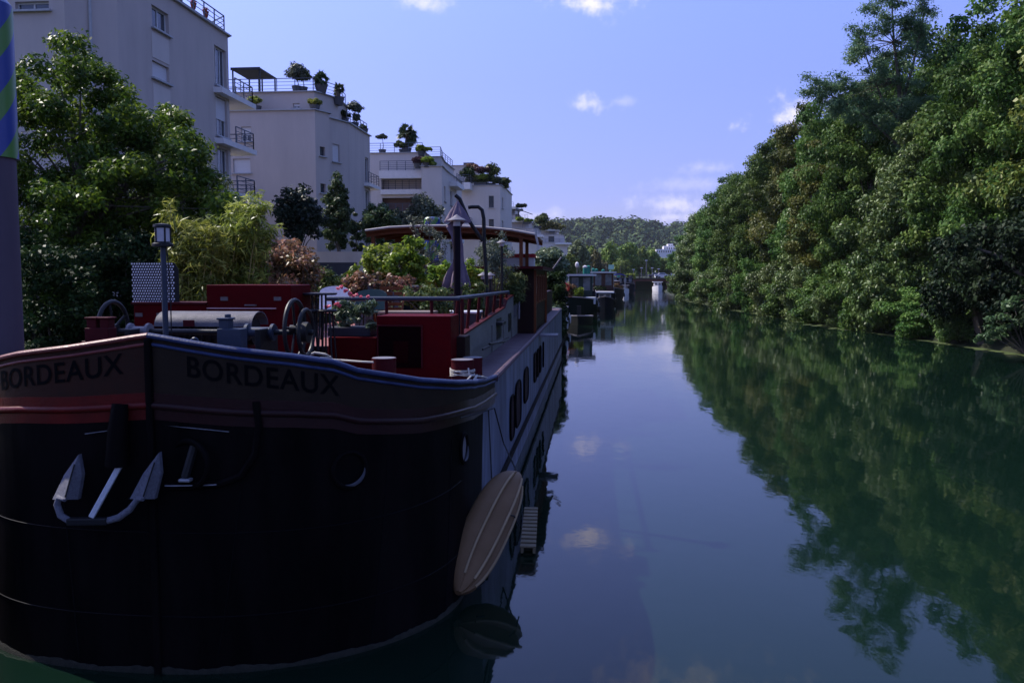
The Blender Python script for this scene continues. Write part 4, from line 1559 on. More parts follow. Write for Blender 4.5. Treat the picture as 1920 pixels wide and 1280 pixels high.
MB().tube([kb.lerp(ka, .10) + kout * .12 - kw * -.16, kb.lerp(ka, .16) + kout * .15 - kw * -.2], .012, 6).build('grab_handle', BLK, kay)
m = MB()
e1 = shell(6.5, 2.1, 1, .05)
m.tube([at(927, 765, X=-1.44), at(944, 830, X=-1.35), kb.lerp(ka, .93) + kout * .17], .011, 6)
m.tube([at(916, 770, X=-1.46), at(922, 900, X=-1.3), kb.lerp(ka, .62) + kout * .2, kb.lerp(ka, .60) + kout * .21], .011, 6)
m.tube([kb.lerp(ka, .60) + kout * .2, kb.lerp(ka, .66) + kout * .2 + kw * .15, kb.lerp(ka, .68) + kout * .14 + kw * .34], .010, 6)
m.tube([at(860, 783, X=-1.46) + Vector((.02, 0, 0)), at(905, 772, X=-1.44), at(927, 765, X=-1.44)], .008, 6)
single(m, 'rope', mat('dark_rope', (.03, .03, .032), None, 40, .9), 'thin dark lines holding the tan kayak against the barge', 'rope')

# white mooring rope on the bollards
m = MB()
c = at(852, 690, Y=11.0)
R_ = random.Random(3)
bc = at(867, 674, Y=11.2)
for k in range(6):
    z = bc.z - .13 - .014 * k + R_.uniform(-.012, .012)
    tl = R_.uniform(-.045, .045)
    m.tube([(bc.x + .165 * math.cos(t), 11.2 + .165 * math.sin(t), z + tl * math.cos(t)) for t in [2 * math.pi * j / 20 for j in range(20)]], .007, 6, closed=True)
for k in range(3):
    z = bc.z - .29 - .014 * k
    m.tube([(bc.x + .165 * math.cos(t), 11.2 + .165 * math.sin(t), z) for t in [2 * math.pi * j / 20 for j in range(20)]], .007, 6, closed=True)
m.tube([(bc.x + .1, 11.06, bc.z - .1), at(880, 703, Y=11.0), at(905, 706, Y=11.3), at(925, 712, X=-1.5)], .012, 6)
m.tube([at(872, 716, Y=10.9), at(885, 703, Y=11.0)], .013, 6)
m.tube([at(886, 716, Y=11.0), at(895, 703, Y=11.1)], .016, 6)
single(m, 'mooring_rope', ROPE, 'white mooring rope wound around the red bollard beside the starboard rail', 'rope')
m = MB()
m.tube([at(618, 674, Y=10.2), at(640, 675, Y=10.2), at(680, 678, Y=10.0), at(700, 679, Y=9.95)], .012, 6)
m.tube([at(575, 668, Y=9.3), at(590, 661, Y=9.3), at(610, 664, Y=9.3), at(622, 670, Y=9.3), at(600, 671, Y=9.3)], .014, 6)
single(m, 'mooring_rope', ROPE, 'pale rope lying across the fore deck to the left red bollard', 'rope')
# coiled line and cables on the fore deck
m = MB()
c = at(760, 700, Y=10.9)
for k in range(7):
    r_ = .10 + .018 * k
    m.tube([(c.x + .25 + r_ * math.cos(t), 10.9 + r_ * math.sin(t), 2.13 + .012 * (k % 3)) for t in [2 * math.pi * j / 20 for j in range(20)]], .011, 6, closed=True)
single(m, 'rope_coil', ROPE, 'flat coil of pale line on the fore deck before the tall red hatch box', 'rope')
# floating slatted board beside the kayak
m = MB()
b0, b1_ = at(990, 1032, Z=.06), at(996, 956, Z=.06)
for dx in (-.08, .08):
    m.bar(b0 + Vector((dx, 0, 0)), b1_ + Vector((dx, 0, 0)), .035, .07)
for k in range(11):
    q = b0.lerp(b1_, (k + .3) / 10.8)
    m.box(q + Vector((0, 0, .05)), (.21, .11, .022))
single(m, 'floating_board', CRS, 'small tan slatted wooden board floating beside the barge, right of the kayak', 'board')
# boathook on the side deck
m = MB().tube([at(905, 655, X=-1.9), at(953, 632, X=-1.85)], .018, 8)
m.tube([at(918, 645, X=-1.8), at(946, 640, X=-1.8)], .022, 8)
bh = m
single(bh, 'boat_hook', BLK, 'dark boat hook lying along the side deck of the barge', 'boat hook')
m = MB().tube([at(1034, 508, Y=30), at(1053, 482, Y=30)], .03, 8)
single(m, 'pole', GREYP, 'pale slanting pole sticking out beside the wheelhouse roof', 'pole')
# ================================================================ mooring piles
PILEM = mat('pile_mauve', (.085, .066, .088), (.062, .05, .068), 2, .7, bump=.25, bscale=14, stretch=(1, 1, .3))


def stripe_material():
    m = bpy.data.materials.new('pile_stripes')
    m.use_nodes = True
    nt = m.node_tree
    p = nt.nodes['Principled BSDF']
    p.inputs['Roughness'].default_value = .4
    t = nt.nodes.new('ShaderNodeTexCoord')
    sp = nt.nodes.new('ShaderNodeSeparateXYZ')
    nt.links.new(t.outputs['Object'], sp.inputs[0])
    an_ = nt.nodes.new('ShaderNodeMath'); an_.operation = 'ARCTAN2'
    nt.links.new(sp.outputs[1], an_.inputs[0]); nt.links.new(sp.outputs[0], an_.inputs[1])
    mu = nt.nodes.new('ShaderNodeMath'); mu.operation = 'MULTIPLY_ADD'
    mu.inputs[1].default_value = -2.0 / math.pi
    nt.links.new(an_.outputs[0], mu.inputs[0])
    mz = nt.nodes.new('ShaderNodeMath'); mz.operation = 'MULTIPLY'
    mz.inputs[1].default_value = 1.43
    nt.links.new(sp.outputs[2], mz.inputs[0])
    nt.links.new(mz.outputs[0], mu.inputs[2])
    fr = nt.nodes.new('ShaderNodeMath'); fr.operation = 'FRACT'
    nt.links.new(mu.outputs[0], fr.inputs[0])
    gt = nt.nodes.new('ShaderNodeMath'); gt.operation = 'GREATER_THAN'
    gt.inputs[1].default_value = .56
    nt.links.new(fr.outputs[0], gt.inputs[0])
    mx = nt.nodes.new('ShaderNodeMix'); mx.data_type = 'RGBA'
    mx.inputs[6].default_value = (.012, .035, .21, 1)
    mx.inputs[7].default_value = (.06, .17, .025, 1)
    nt.links.new(gt.outputs[0], mx.inputs[0])
    nt.links.new(mx.outputs[2], p.inputs['Base Color'])
    return m


STRIPE = stripe_material()


def pile(X, Y, zs, zt, r, label):
    t = thing('mooring_pile', label, 'mooring pile', (X, Y, 0), 'striped mooring piles along the barge')
    MB().cyl((X, Y, -2), (X, Y, zs), r, n=40).build('post', PILEM, t, smooth=True)
    zc = (zs + zt) / 2
    m = MB().lathe((0, 0, 0), [(r + .03, zs - zc), (r + .03, zt - zc - .02), (r * .9, zt - zc + .06), (.02, zt - zc + .10)], 48)
    b = m.build('striped_band', STRIPE, None, smooth=True)
    b.parent = t
    b.location = (0, 0, zc)
    MB().bb(X + .05, X + r * .9, Y - r - .05, Y - r + .25, zs, zt - .05) if False else None
    return t


pile(-6.75 - .50, 9.72, 5.13, 6.95, .33, 'thick mauve mooring pile with blue and green stripes cut by the left edge')
pile(-7.05, 37.5, 4.45, 6.28, .33, 'blue and green striped mooring pile seen through the canopy in the middle of the barge')

# ================================================================ things standing on the terrace
TZ = 2.66
L_OLEA = leafmat('oleander_leaf', (.03, .055, .025), (.07, .11, .05), (.20, .22, .14), trans=.2, rough=.35, vary=.1)
L_LAUR = leafmat('laurel_leaf', (.05, .10, .012), (.17, .26, .025), (.36, .42, .06), trans=.4, rough=.35)
L_PHOT = leafmat('photinia_leaf', (.05, .05, .02), (.18, .10, .05), (.36, .17, .12), trans=.3, rough=.38)
L_OLIV = leafmat('olive_leaf', (.05, .065, .045), (.10, .125, .085), (.20, .22, .17), trans=.2, rough=.5)
L_BAMB = leafmat('bamboo_leaf', (.06, .085, .012), (.19, .235, .035), (.42, .44, .10), trans=.4, rough=.4)
L_BUSH = leafmat('shrub_leaf', (.025, .045, .012), (.06, .09, .022), (.15, .17, .05), trans=.3)
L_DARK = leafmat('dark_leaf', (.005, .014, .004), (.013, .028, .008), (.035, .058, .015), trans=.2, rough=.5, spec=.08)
L_PINK = leafmat('pink_flower', (.55, .08, .14), (.75, .16, .22), (.85, .35, .4), trans=.3, vary=0)
L_GRASS = leafmat('grass_leaf', (.04, .06, .02), (.08, .11, .03), (.16, .18, .06), trans=.3)
POTD = mat('dark_planter', (.022, .022, .03), (.03, .03, .04), 5, .6)
POTG = mat('grey_planter', (.09, .09, .1), None, 5, .7)
WICK = mat('woven_grey', (.10, .10, .12), (.05, .05, .065), 60, .7, bump=.5)
WHITEP = mat('white_enamel', (.62, .62, .66), (.5, .5, .55), 20, .4)
GREENP = mat('green_enamel', (.04, .075, .065), None, 20, .4)


def potted(name, label, cat, px, py_base, Y, pot, h, centres, radii, counts, size, lm, seed, group=None, pmat=None, stem=True, zb=TZ, **kw):
    """a plant in its pot: pot = (radius, height)"""
    c = at(px, py_base, Y=Y)
    z = zb
    t = thing(name, label, cat, (c.x, Y, z), group)
    MB().lathe((c.x, Y, z), [(pot[0] * .75, 0), (pot[0], pot[1]), (pot[0] * 1.06, pot[1]), (pot[0] * 1.06, pot[1] + .03), (pot[0] * .9, pot[1] + .03), (pot[0] * .85, pot[1] - .03)], 20).build('pot', pmat or POTD, t, smooth=True)
    C = [(c.x + q[0], Y + q[1], z + pot[1] + q[2]) for q in centres]
    if stem:
        m = MB()
        for q in C[::max(1, len(C) // 8)]:
            m.tube([(c.x, Y, z + pot[1] - .05), ((c.x + q[0]) / 2, (Y + q[1]) / 2, z + pot[1] + (q[2] - z - pot[1]) * .6), q], [.02, .014, .006], 5)
        m.build('stems', BARK, t)
    leaf_object('foliage', C, radii, counts, size, lm, t, seed=seed, **kw)
    return t, C


def blob(n, rx, ry, rz, cz, seed, power=.5, **kw):
    return crown_points(np.random.default_rng(seed), n, rx, ry, rz, cz, power, **kw)


# long dark planter with an oleander in pink flower
p0, p1 = at(614, 632, Y=12.05), at(694, 614, Y=12.05)
pl = thing('planter', 'long dark planter holding a grey green oleander with pink flowers, on the red hatch box', 'planter', ((p0.x + p1.x) / 2, 12.3, BOXTOP))
m = MB()
m.bb(p0.x, p1.x, 12.05, 12.5, BOXTOP + .001, p1.z)
m.build('trough', POTD, pl, bevel=.012)
ol = []
for k in range(26):
    R_ = random.Random(k)
    q = at(625 + 75 * R_.random(), 612 - 44 * R_.random() ** 1.3, Y=12.1 + .3 * R_.random())
    ol.append(tuple(q))
leaf_object('oleander', ol, .11, 62, .11, L_OLEA, pl, seed=3, width=.22, up=.5, droop=-.5)
fl = [tuple(at(x, y, Y=12.05)) for x, y in ((633, 569), (636, 573), (617, 574), (612, 575), (630, 570), (634, 540), (650, 544), (640, 538), (655, 550), (668, 553), (676, 556), (662, 555), (690, 556), (647, 546))]
for k, q in enumerate(fl):
    leaf_object('flower', [q], .035, 26, .032, L_PINK, pl, seed=40 + k, width=.9)

# bar table and stools left of the oleander
c = at(598, 553, Y=11.6)
t = thing('bar_table', 'round black high table with slim legs beside the hand wheel', 'table', (c.x, 11.6, 2.14))
MB().lathe((c.x, 11.6, c.z), [(.23, 0), (.25, .01), (.25, .03), (.01, .03)], 28).build('table_top', POTD, t)
for k in range(4):
    a = .7 + k * math.pi / 2
    MB().tube([(c.x + .1 * math.cos(a), 11.6 + .1 * math.sin(a), c.z), (c.x + .09 * math.cos(a), 11.6 + .09 * math.sin(a), 2.7), (c.x + .18 * math.cos(a), 11.6 + .18 * math.sin(a), 2.14)], .014, 8).build('leg', BLK, t)
for px, lab in ((578, 'tall black metal bar stool left of the round high table'), (612, 'tall black metal bar stool tucked under the right side of the high table')):
    c = at(px, 585, Y=11.35)
    t = thing('bar_stool', lab, 'stool', (c.x, 11.35, 2.14), 'bar stools at the high table')
    MB().lathe((c.x, 11.35, c.z), [(.13, 0), (.15, .02), (.14, .035), (.01, .04)], 24).build('seat', BLK, t)
    for k in range(4):
        a = .78 + k * math.pi / 2
        MB().tube([(c.x + .09 * math.cos(a), 11.35 + .09 * math.sin(a), c.z), (c.x + .17 * math.cos(a), 11.35 + .17 * math.sin(a), 2.14)], .013, 8).build('leg', BLK, t)
    MB().tube([(c.x + .14 * math.cos(a), 11.35 + .14 * math.sin(a), 2.5) for a in [2 * math.pi * k / 20 for k in range(20)]], .010, 6, closed=True).build('foot_ring', BLK, t)


def round_chair(px, py, Y, r, material, label, face=-1):
    """garden chair with a round woven back"""
    c = at(px, py, Y=Y)
    t = thing('garden_chair', label, 'chair', (c.x, Y, TZ))
    zs = TZ + .45
    MB().lathe((c.x, Y + .02, zs), [(.2, 0), (.23, .02), (.22, .04), (.01, .035)], 24).build('seat', material, t)
    m = MB()
    secs = []
    for k in range(13):
        a = math.pi * (1.0 - k / 12)
        x = r * math.cos(a)
        top = c.z - .02 + .10 * math.sin(a) - .02
        yb = Y + .22 * (1 - .25 * math.cos(a) ** 2)
        secs.append([Vector((c.x + x, yb - .0, zs + .05)), Vector((c.x + x, yb + .05, top)), Vector((c.x + x, yb + .07, top)), Vector((c.x + x, yb + .025, zs + .05))])
    m.loft(secs)
    m.build('backrest', material, t, smooth=True)
    for k in range(4):
        a = .78 + k * math.pi / 2
        MB().tube([(c.x + .15 * math.cos(a), Y + .15 * math.sin(a), zs), (c.x + .2 * math.cos(a), Y + .2 * math.sin(a), TZ)], .013, 6).build('leg', BLK, t)
    return t


round_chair(620, 543, 14.2, .26, WHITEP, 'white round backed garden chair behind the bar table')
round_chair(690, 549, 14.0, .27, GREENP, 'dark green round backed garden chair behind the pink flowers')
# woven armchairs and low tables on the terrace
for px, pyt, Y, w, lab in ((710, 532, 16.5, .62, 'dark grey woven armchair with a high square back, left of the brown one'), (752, 535, 17.0, .6, 'dark grey woven armchair in the middle of the terrace under the laurels')):
    c = at(px, pyt, Y=Y)
    t = thing('armchair', lab, 'armchair', (c.x, Y, TZ), 'woven armchairs on the terrace')
    MB().bb(c.x - w / 2, c.x + w / 2, Y - .3, Y + .3, TZ + .1, TZ + .38).build('seat', WICK, t, bevel=.03)
    MB().bb(c.x - w / 2, c.x + w / 2, Y + .302, Y + .42, TZ + .1, c.z).build('backrest', WICK, t, bevel=.03)
    for s in (-1, 1):
        MB().bb(c.x + s * w / 2 - .05 + s * .052, c.x + s * w / 2 + .05 + s * .052, Y - .3, Y + .3, TZ + .05, TZ + .58).build('armrest', WICK, t, bevel=.03)
c = at(728, 552, Y=14.4)
t = thing('folding_chair', 'brown slatted folding chair leaning back beside the pipe rail', 'chair', (c.x, 14.4, TZ))
m = MB()
for k in range(5):
    m.bar((c.x - .2 + .0, 14.5 + .03 * k, TZ + .5 + .09 * k), (c.x + .2, 14.5 + .03 * k, TZ + .5 + .09 * k), .012, .06)
m.build('backrest', TIMB, t)
m = MB()
for k in range(5):
    m.bar((c.x - .2, 14.1 + .08 * k, TZ + .44), (c.x + .2, 14.1 + .08 * k, TZ + .44), .06, .012)
m.build('seat', TIMB, t)
for s in (-.22, .22):
    MB().bar((c.x + s, 14.15, TZ), (c.x + s, 14.66, c.z), .03).build('leg', TIMB, t)
    MB().bar((c.x + s * .85, 14.55, TZ), (c.x + s * .85, 14.1, TZ + .44), .03).build('leg', TIMB, t)
for px, py, Y, w, lab in ((765, 583, 14.0, .9, 'low dark coffee table with a pale top edge behind the tall red hatch box'),):
    c = at(px, py, Y=Y)
    t = thing('low_table', lab, 'table', (c.x, Y, TZ))
    MB().bb(c.x - w / 2, c.x + w / 2, Y - .25, Y + .3, c.z - .04, c.z).build('table_top', mat('table_brown', (.2, .15, .12), None, 6, .5), t, bevel=.008)
    for sx in (-1, 1):
        for sy in (-.2, .25):
            MB().bb(c.x + sx * (w / 2 - .06) - .03, c.x + sx * (w / 2 - .06) + .03, Y + sy - .03, Y + sy + .03, TZ, c.z - .041).build('leg', BLK, t)
p0, p1 = at(836, 600, Y=16.7), at(900, 584, Y=16.7)
t = thing('storage_box', 'black deck storage box with a pale lid behind the corner of the pipe rail', 'storage box', ((p0.x + p1.x) / 2, 17, TZ))
MB().bb(p0.x, p1.x - .05, 16.7, 17.35, TZ, p1.z - .04).build('box', POTD, t, bevel=.01)
MB().bb(p0.x - .02, p1.x - .03, 16.68, 17.37, p1.z - .04, p1.z).build('lid', WHITEP, t, bevel=.01)
c = at(840, 607, Y=12.95)
t = single(MB().lathe((c.x, 12.98, 2.66), [(.07, 0), (.08, .05), (.05, .06), (.02, .062)], 16), 'ashtray', WHITEP, 'small pale dish at the foot of the dark lamp post', 'dish')
# crate of small pots on the rail shelf
p0, p1 = at(686, 558, Y=14.6), at(738, 549, Y=14.6)
m = MB()
for k in range(4):
    m.bar((p0.x, 14.6, p0.z + .03 * k), (p1.x, 14.6, p0.z + .03 * k), .012, .02)
    m.bar((p0.x, 14.9, p0.z + .03 * k), (p1.x, 14.9, p0.z + .03 * k), .012, .02)
for x in (p0.x, p1.x):
    m.bb(x - .012, x + .012, 14.58, 14.92, TZ, p0.z + .1)
single(m, 'plant_rack', WICK, 'low slatted rack beside the dark green chair', 'rack')

# lamp post in front of the parasol
c = at(857, 560, Y=13.6)
lt = at(855, 424, Y=13.6)
t = thing('lamp_post', 'thick dark post with a small bell lantern in front of the folded parasol', 'lamp post', (c.x, 13.6, 2.66))
MB().cyl((c.x, 13.6, 2.66), (c.x, 13.6, lt.z), .058, n=16).build('post', mat('post_purple', (.010, .007, .011), None, 5, .6, spec=.05), t, smooth=True)
LGL = mat('lantern_clear', (.45, .45, .48), None, 6, .15)
MB().lathe((c.x, 13.6, lt.z), [(.05, 0), (.06, .02), (.055, .09), (.03, .1)], 16).build('lantern_glass', LGL, t, smooth=True)
MB().lathe((c.x, 13.6, lt.z + .085), [(.155, 0), (.15, .012), (.06, .06), (.03, .085), (.005, .1)], 24).build('lantern_hood', GREYP, t, smooth=True)
for px, pyt, pyb, Y, lab in ((906, 514, 640, 19.3, 'small bell shaded deck lamp, left one of the close pair'), (919, 514, 640, 20.4, 'small bell shaded deck lamp, right one of the close pair'), (941, 453, 570, 20.5, 'slim tall deck lamp under the canopy beside the grasses')):
    c = at(px, pyt, Y=Y)
    t = thing('deck_lamp', lab, 'lamp', (c.x, Y, 2.66), 'small bell shaded lamps on the terrace')
    MB().cyl((c.x, Y, 2.66), (c.x, Y, c.z - .11), .03, n=10).build('post', BLK, t)
    MB().lathe((c.x, Y, c.z - .11), [(.05, 0), (.06, .02), (.05, .08), (.02, .09)], 14).build('lantern_glass', LGL, t, smooth=True)
    MB().lathe((c.x, Y, c.z - .03), [(.13, 0), (.12, .012), (.05, .05), (.01, .08)], 18).build('lantern_hood', GREYP, t, smooth=True)

# folded cantilever parasol
PAR = mat('parasol_cloth', (.17, .125, .165), (.08, .058, .085), 3, .75, bump=.4, bscale=9)
Yp = 18.6
tp = at(858, 372, Y=Yp)
t = thing('parasol', 'folded purple grey cantilever parasol with a bent black arm behind the lamp post', 'parasol', (at(908, 580, Y=Yp + .3).x, Yp + .3, TZ))
cx0 = tp.x


def cloth(profile, n=40, folds=9, dep=.16, seed=0):
    secs = []
    R_ = random.Random(seed)
    ph = [R_.uniform(-.3, .3) for _ in range(n)]
    for (px, py, r) in profile:
        c = at(px, py, Y=Yp)
        sec = []
        for k in range(n):
            a = 2 * math.pi * k / n
            rr = r * (1 - dep + dep * math.cos(folds * a + ph[k] + py * .02))
            sec.append(Vector((c.x + rr * math.cos(a), Yp + rr * .8 * math.sin(a), c.z + .02 * math.sin(3 * a) * (r > .12))))
        secs.append(sec)
    return MB().loft(secs)


cloth([(858, 377, .02), (858, 385, .08), (858, 397, .19), (858, 408, .27), (858, 414, .32), (858, 417, .31)], folds=8, dep=.13).build('top_flounce', PAR, t, smooth=True)
cloth([(858, 416, .15), (850, 425, .19), (855, 440, .13), (859, 462, .13), (860, 480, .12), (859, 492, .14), (857, 505, .22), (856, 520, .29), (856, 535, .33), (856, 552, .26), (858, 560, .12)], folds=6, dep=.3, seed=2).build('folded_canopy', PAR, t, smooth=True)
m = MB()
m.tube([at(854, 366, Y=Yp + .1), at(862, 373, Y=Yp + .1), at(880, 415, Y=Yp + .2), at(905, 452, Y=Yp + .3)], .042, 8)
m.build('arm', BLK, t, smooth=True)
q = [at(878, 389, Y=Yp + .25), at(884, 388, Y=Yp + .25), at(897, 388, Y=Yp + .3), at(904, 394, Y=Yp + .3), at(907, 410, Y=Yp + .3), at(908, 460, Y=Yp + .3), at(912, 520, Y=Yp + .3)]
bt = q[-1].copy(); bt.z = TZ
m = MB().tube(q + [bt], .042, 8)
m.build('mast', BLK, t, smooth=True)
MB().bb(bt.x - .4, bt.x + .4, Yp - .1, Yp + .7, TZ, TZ + .07).build('base', BLK, t, bevel=.01)

# shrubs in tubs along the terrace
potted('potted_shrub', 'yellow green laurel in a tub at left under the canopy edge', 'potted shrub', 722, 540, 18.6, (.3, .45), 1, blob(60, .62, .5, .62, .72, 1), .2, 72, .11, L_LAUR, 1, 'laurels in tubs on the terrace', width=.5)
potted('potted_shrub', 'taller yellow green laurel rising to the canopy edge, right of the first', 'potted shrub', 764, 540, 18.2, (.3, .45), 1, blob(44, .42, .4, .7, .82, 2), .18, 70, .11, L_LAUR, 2, 'laurels in tubs on the terrace', width=.5)
potted('potted_shrub', 'pinkish photinia in a tub at the left end of the terrace planting', 'potted shrub', 694, 545, 17.2, (.25, .35), 1, blob(40, .46, .4, .42, .45, 3), .17, 66, .085, L_PHOT, 3, width=.5)
potted('potted_shrub', 'bronze photinia in a tub below the tall laurel', 'potted shrub', 748, 550, 16.8, (.28, .35), 1, blob(44, .55, .4, .36, .38, 4), .17, 66, .085, L_PHOT, 4, width=.5)
potted('potted_tree', 'airy grey green olive tree in a pot behind the armchairs', 'potted tree', 805, 560, 21.3, (.3, .45), 1, [tuple(q) for q in blob(70, .62, .5, 1.05, 1.25, 5)], .16, 30, .085, L_OLIV, 5, width=.3)
potted('potted_shrub', 'bright yellow green shrub just left of the parasol skirt', 'potted shrub', 830, 560, 20.8, (.28, .4), 1, blob(36, .42, .4, .55, .62, 6), .17, 55, .11, L_LAUR, 6, width=.5)
potted('potted_shrub', 'bright green shrub between the parasol and its mast', 'potted shrub', 886, 560, 20.9, (.28, .4), 1, blob(34, .36, .3, .6, .7, 7), .17, 58, .11, L_LAUR, 7, width=.5)
potted('potted_tree', 'grey green olive bush right of the parasol mast', 'potted tree', 925, 560, 22.0, (.3, .45), 1, blob(60, .55, .4, .8, 1.0, 8), .17, 44, .085, L_OLIV, 8, width=.3)
potted('potted_shrub', 'low dark shrub at the middle of the terrace under the olive', 'potted shrub', 800, 570, 15.6, (.28, .3), 1, blob(44, .6, .3, .3, .32, 9), .16, 55, .08, L_BUSH, 9, width=.5)
potted('potted_grass', 'green feathery grass in a tub against the wheelhouse front', 'potted plant', 958, 575, 22.9, (.2, .3), 1, blob(46, .42, .3, .55, .55, 10), .2, 60, .2, L_GRASS, 10, width=.12, droop=-.8, pmat=POTG)
potted('potted_shrub', 'dark leafy shrub in a tub beside the white lidded box', 'potted shrub', 880, 575, 18.0, (.24, .3), 1, blob(26, .36, .3, .32, .35, 11), .15, 50, .09, L_BUSH, 11, width=.5)

# ================================================================ left bank planting
# big broadleaf tree at the left
L_BIG = leafmat('broad_leaf', (.022, .056, .008), (.066, .135, .015), (.17, .25, .028), trans=.38, rough=.42, spec=.15, vary=.1)
rng = np.random.default_rng(21)
tb = thing('tree', 'large glossy leaved broadleaf tree in front of the tall apartment block at far left', 'tree', (-12.6, 19.5, 2.3))
cp = []
base_px = [(200, 330)]
for k in range(430):
    while True:
        px, py = rng.uniform(-60, 430), rng.uniform(62, 620)
        # crown outline of the photograph's tree, as a real spread of height against width
        top = np.interp(px, [-60, 40, 90, 150, 215, 260, 300, 340, 380, 420], [110, 85, 70, 80, 95, 160, 200, 185, 270, 345])
        if py > top + rng.uniform(0, 35): break
    Yc = 19.5 + rng.normal() * 1.35
    cp.append(tuple(at(px, py, Y=Yc)))
limb_t = cp[::7]
mb = MB()
limbs(mb, rng, (-12.6, 19.5, 2.2), (-12.4, 19.5, 7.6), .17, limb_t, bend=.3)
for dx in (-1.3, .9, 1.9):
    limbs(mb, rng, (-12.6 + dx, 19.5 + .4 * dx, 2.2), (-12.4 + dx * 1.3, 19.6, 6.0), .09, cp[int(dx * 3 + 5)::23], bend=.3)
mb.build('trunk', BARK, tb)
leaf_object('crown', cp, .46, 250, .12, L_BIG, tb, seed=22, width=.5, up=.55, tone_c=.3)
# a second, smaller one right of it
cp2 = []
for k in range(110):
    while True:
        px, py = rng.uniform(270, 440), rng.uniform(190, 560)
        top = np.interp(px, [270, 320, 360, 400, 440], [260, 215, 250, 310, 350])
        if py > top + rng.uniform(0, 30): break
    cp2.append(tuple(at(px, py, Y=22.5 + rng.normal() * .9)))
t2 = thing('tree', 'looser small leaved tree rising right of the big glossy tree, before the balcony corner', 'tree', (-11.2, 22.5, 2.3))
mb = MB()
limbs(mb, rng, (-11.2, 22.5, 2.2), (-11.0, 22.5, 6.6), .11, cp2[::6])
mb.build('trunk', BARK, t2)
leaf_object('crown', cp2, .42, 170, .105, leafmat('olive_green_leaf', (.03, .05, .02), (.07, .095, .035), (.15, .17, .07), trans=.3, rough=.35), t2, seed=23, width=.42, tone_c=.3)

# bamboo clumps
def bamboo(x0, y0, z0, pxs, seed, label, Y):
    R_ = random.Random(seed)
    t = thing('bamboo', label, 'bamboo', (x0, y0, z0), 'bamboo clumps behind the windlass')
    m = MB(); C = []
    for k in range(34):
        px = R_.uniform(*pxs)
        ytop = np.interp(px, [300, 340, 400, 440, 490, 505], [345, 415, 410, 385, 352, 450]) + R_.uniform(0, 55)
        tp_ = at(px, ytop, Y=Y + R_.uniform(-.5, .6))
        b = Vector((x0 + (tp_.x - x0) * .55 + R_.uniform(-.2, .2), y0 + R_.uniform(-.3, .3), z0))
        mid = b.lerp(tp_, .6) + Vector((0, 0, .25))
        P = [b, b.lerp(mid, .5), mid, tp_]
        m.tube(P, [.014, .012, .009, .003], 5)
        for i in range(15):
            u = .12 + .88 * i / 14
            a = P[0].lerp(P[2], u / .62) if u < .62 else P[2].lerp(P[3], (u - .62) / .38)
            C.append(tuple(a + Vector((R_.uniform(-.14, .14), R_.uniform(-.14, .14), R_.uniform(-.08, .08)))))
    m.build('canes', mat('bamboo_cane', (.22, .2, .07), (.3, .26, .1), 8, .5), t)
    leaf_object('leaves', C, .21, 26, .17, L_BAMB, t, seed=seed, width=.17, droop=.2, up=.35, tone_c=.3)


bamboo(-7.75, 15.2, 1.9, (318, 420), 31, 'yellow green bamboo clump right behind the bow lamp', 15.2)
bamboo(-7.3, 15.8, 1.9, (400, 500), 32, 'tall yellow green bamboo clump beside the reddish photinia', 15.8)

# photinia hedge plants
def shrub(name, label, pxa, pxb, top, Y, lm, seed, nclu, rcl, cnt, leaf, zb, group=None, dep=.6, width=.5, bot=600, cat='shrub'):
    R_ = np.random.default_rng(seed)
    C = []
    xs = [q[0] for q in top]; ys = [q[1] for q in top]
    for k in range(nclu):
        px = R_.uniform(pxa, pxb)
        yt = np.interp(px, xs, ys)
        C.append(tuple(at(px, yt + 8 + (bot - yt) * R_.random() ** 1.25, Y=Y + R_.normal() * dep)))
    base = at((pxa + pxb) / 2, bot, Y=Y)
    t = thing(name, label, cat, (base.x, Y, zb), group)
    m = MB()
    for q in C[::max(1, len(C) // 12)]:
        m.tube([(base.x + (q[0] - base.x) * .2, Y, zb), (base.x + (q[0] - base.x) * .7, Y, (zb + q[2]) / 2), q], [.035, .022, .006], 5)
    m.build('stems', BARK, t)
    leaf_object('foliage', C, rcl, cnt, leaf, lm, t, seed=seed, width=width, tone_c=.3)
    return t


shrub('shrub', 'round reddish bronze photinia bush right of the bamboo', 478, 592, [(478, 470), (500, 445), (530, 442), (565, 455), (592, 500)], 17.5, L_PHOT, 41, 80, .3, 110, .10, 1.9)
shrub('shrub', 'low olive green bush between the photinia and the striped shade trees', 575, 640, [(575, 500), (600, 497), (640, 520)], 21, L_BUSH, 42, 45, .3, 80, .11, 1.9, group='low bushes on the left bank', bot=590)
shrub('shrub', 'low brownish green bush just left of the terrace laurels', 630, 690, [(630, 515), (660, 508), (690, 512)], 23, L_BUSH, 43, 40, .32, 80, .12, 1.9, group='low bushes on the left bank', bot=590)
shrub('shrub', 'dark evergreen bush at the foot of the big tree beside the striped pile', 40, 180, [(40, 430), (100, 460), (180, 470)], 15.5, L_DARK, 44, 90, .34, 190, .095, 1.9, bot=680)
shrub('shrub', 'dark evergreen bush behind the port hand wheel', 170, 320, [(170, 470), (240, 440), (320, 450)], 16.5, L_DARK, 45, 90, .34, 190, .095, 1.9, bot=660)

# trees before building 2
L_CON = leafmat('conifer_leaf', (.008, .018, .012), (.016, .032, .018), (.035, .055, .03), trans=.1, rough=.5)
L_GRN = leafmat('plane_leaf', (.02, .04, .014), (.045, .075, .022), (.10, .13, .045), trans=.25)


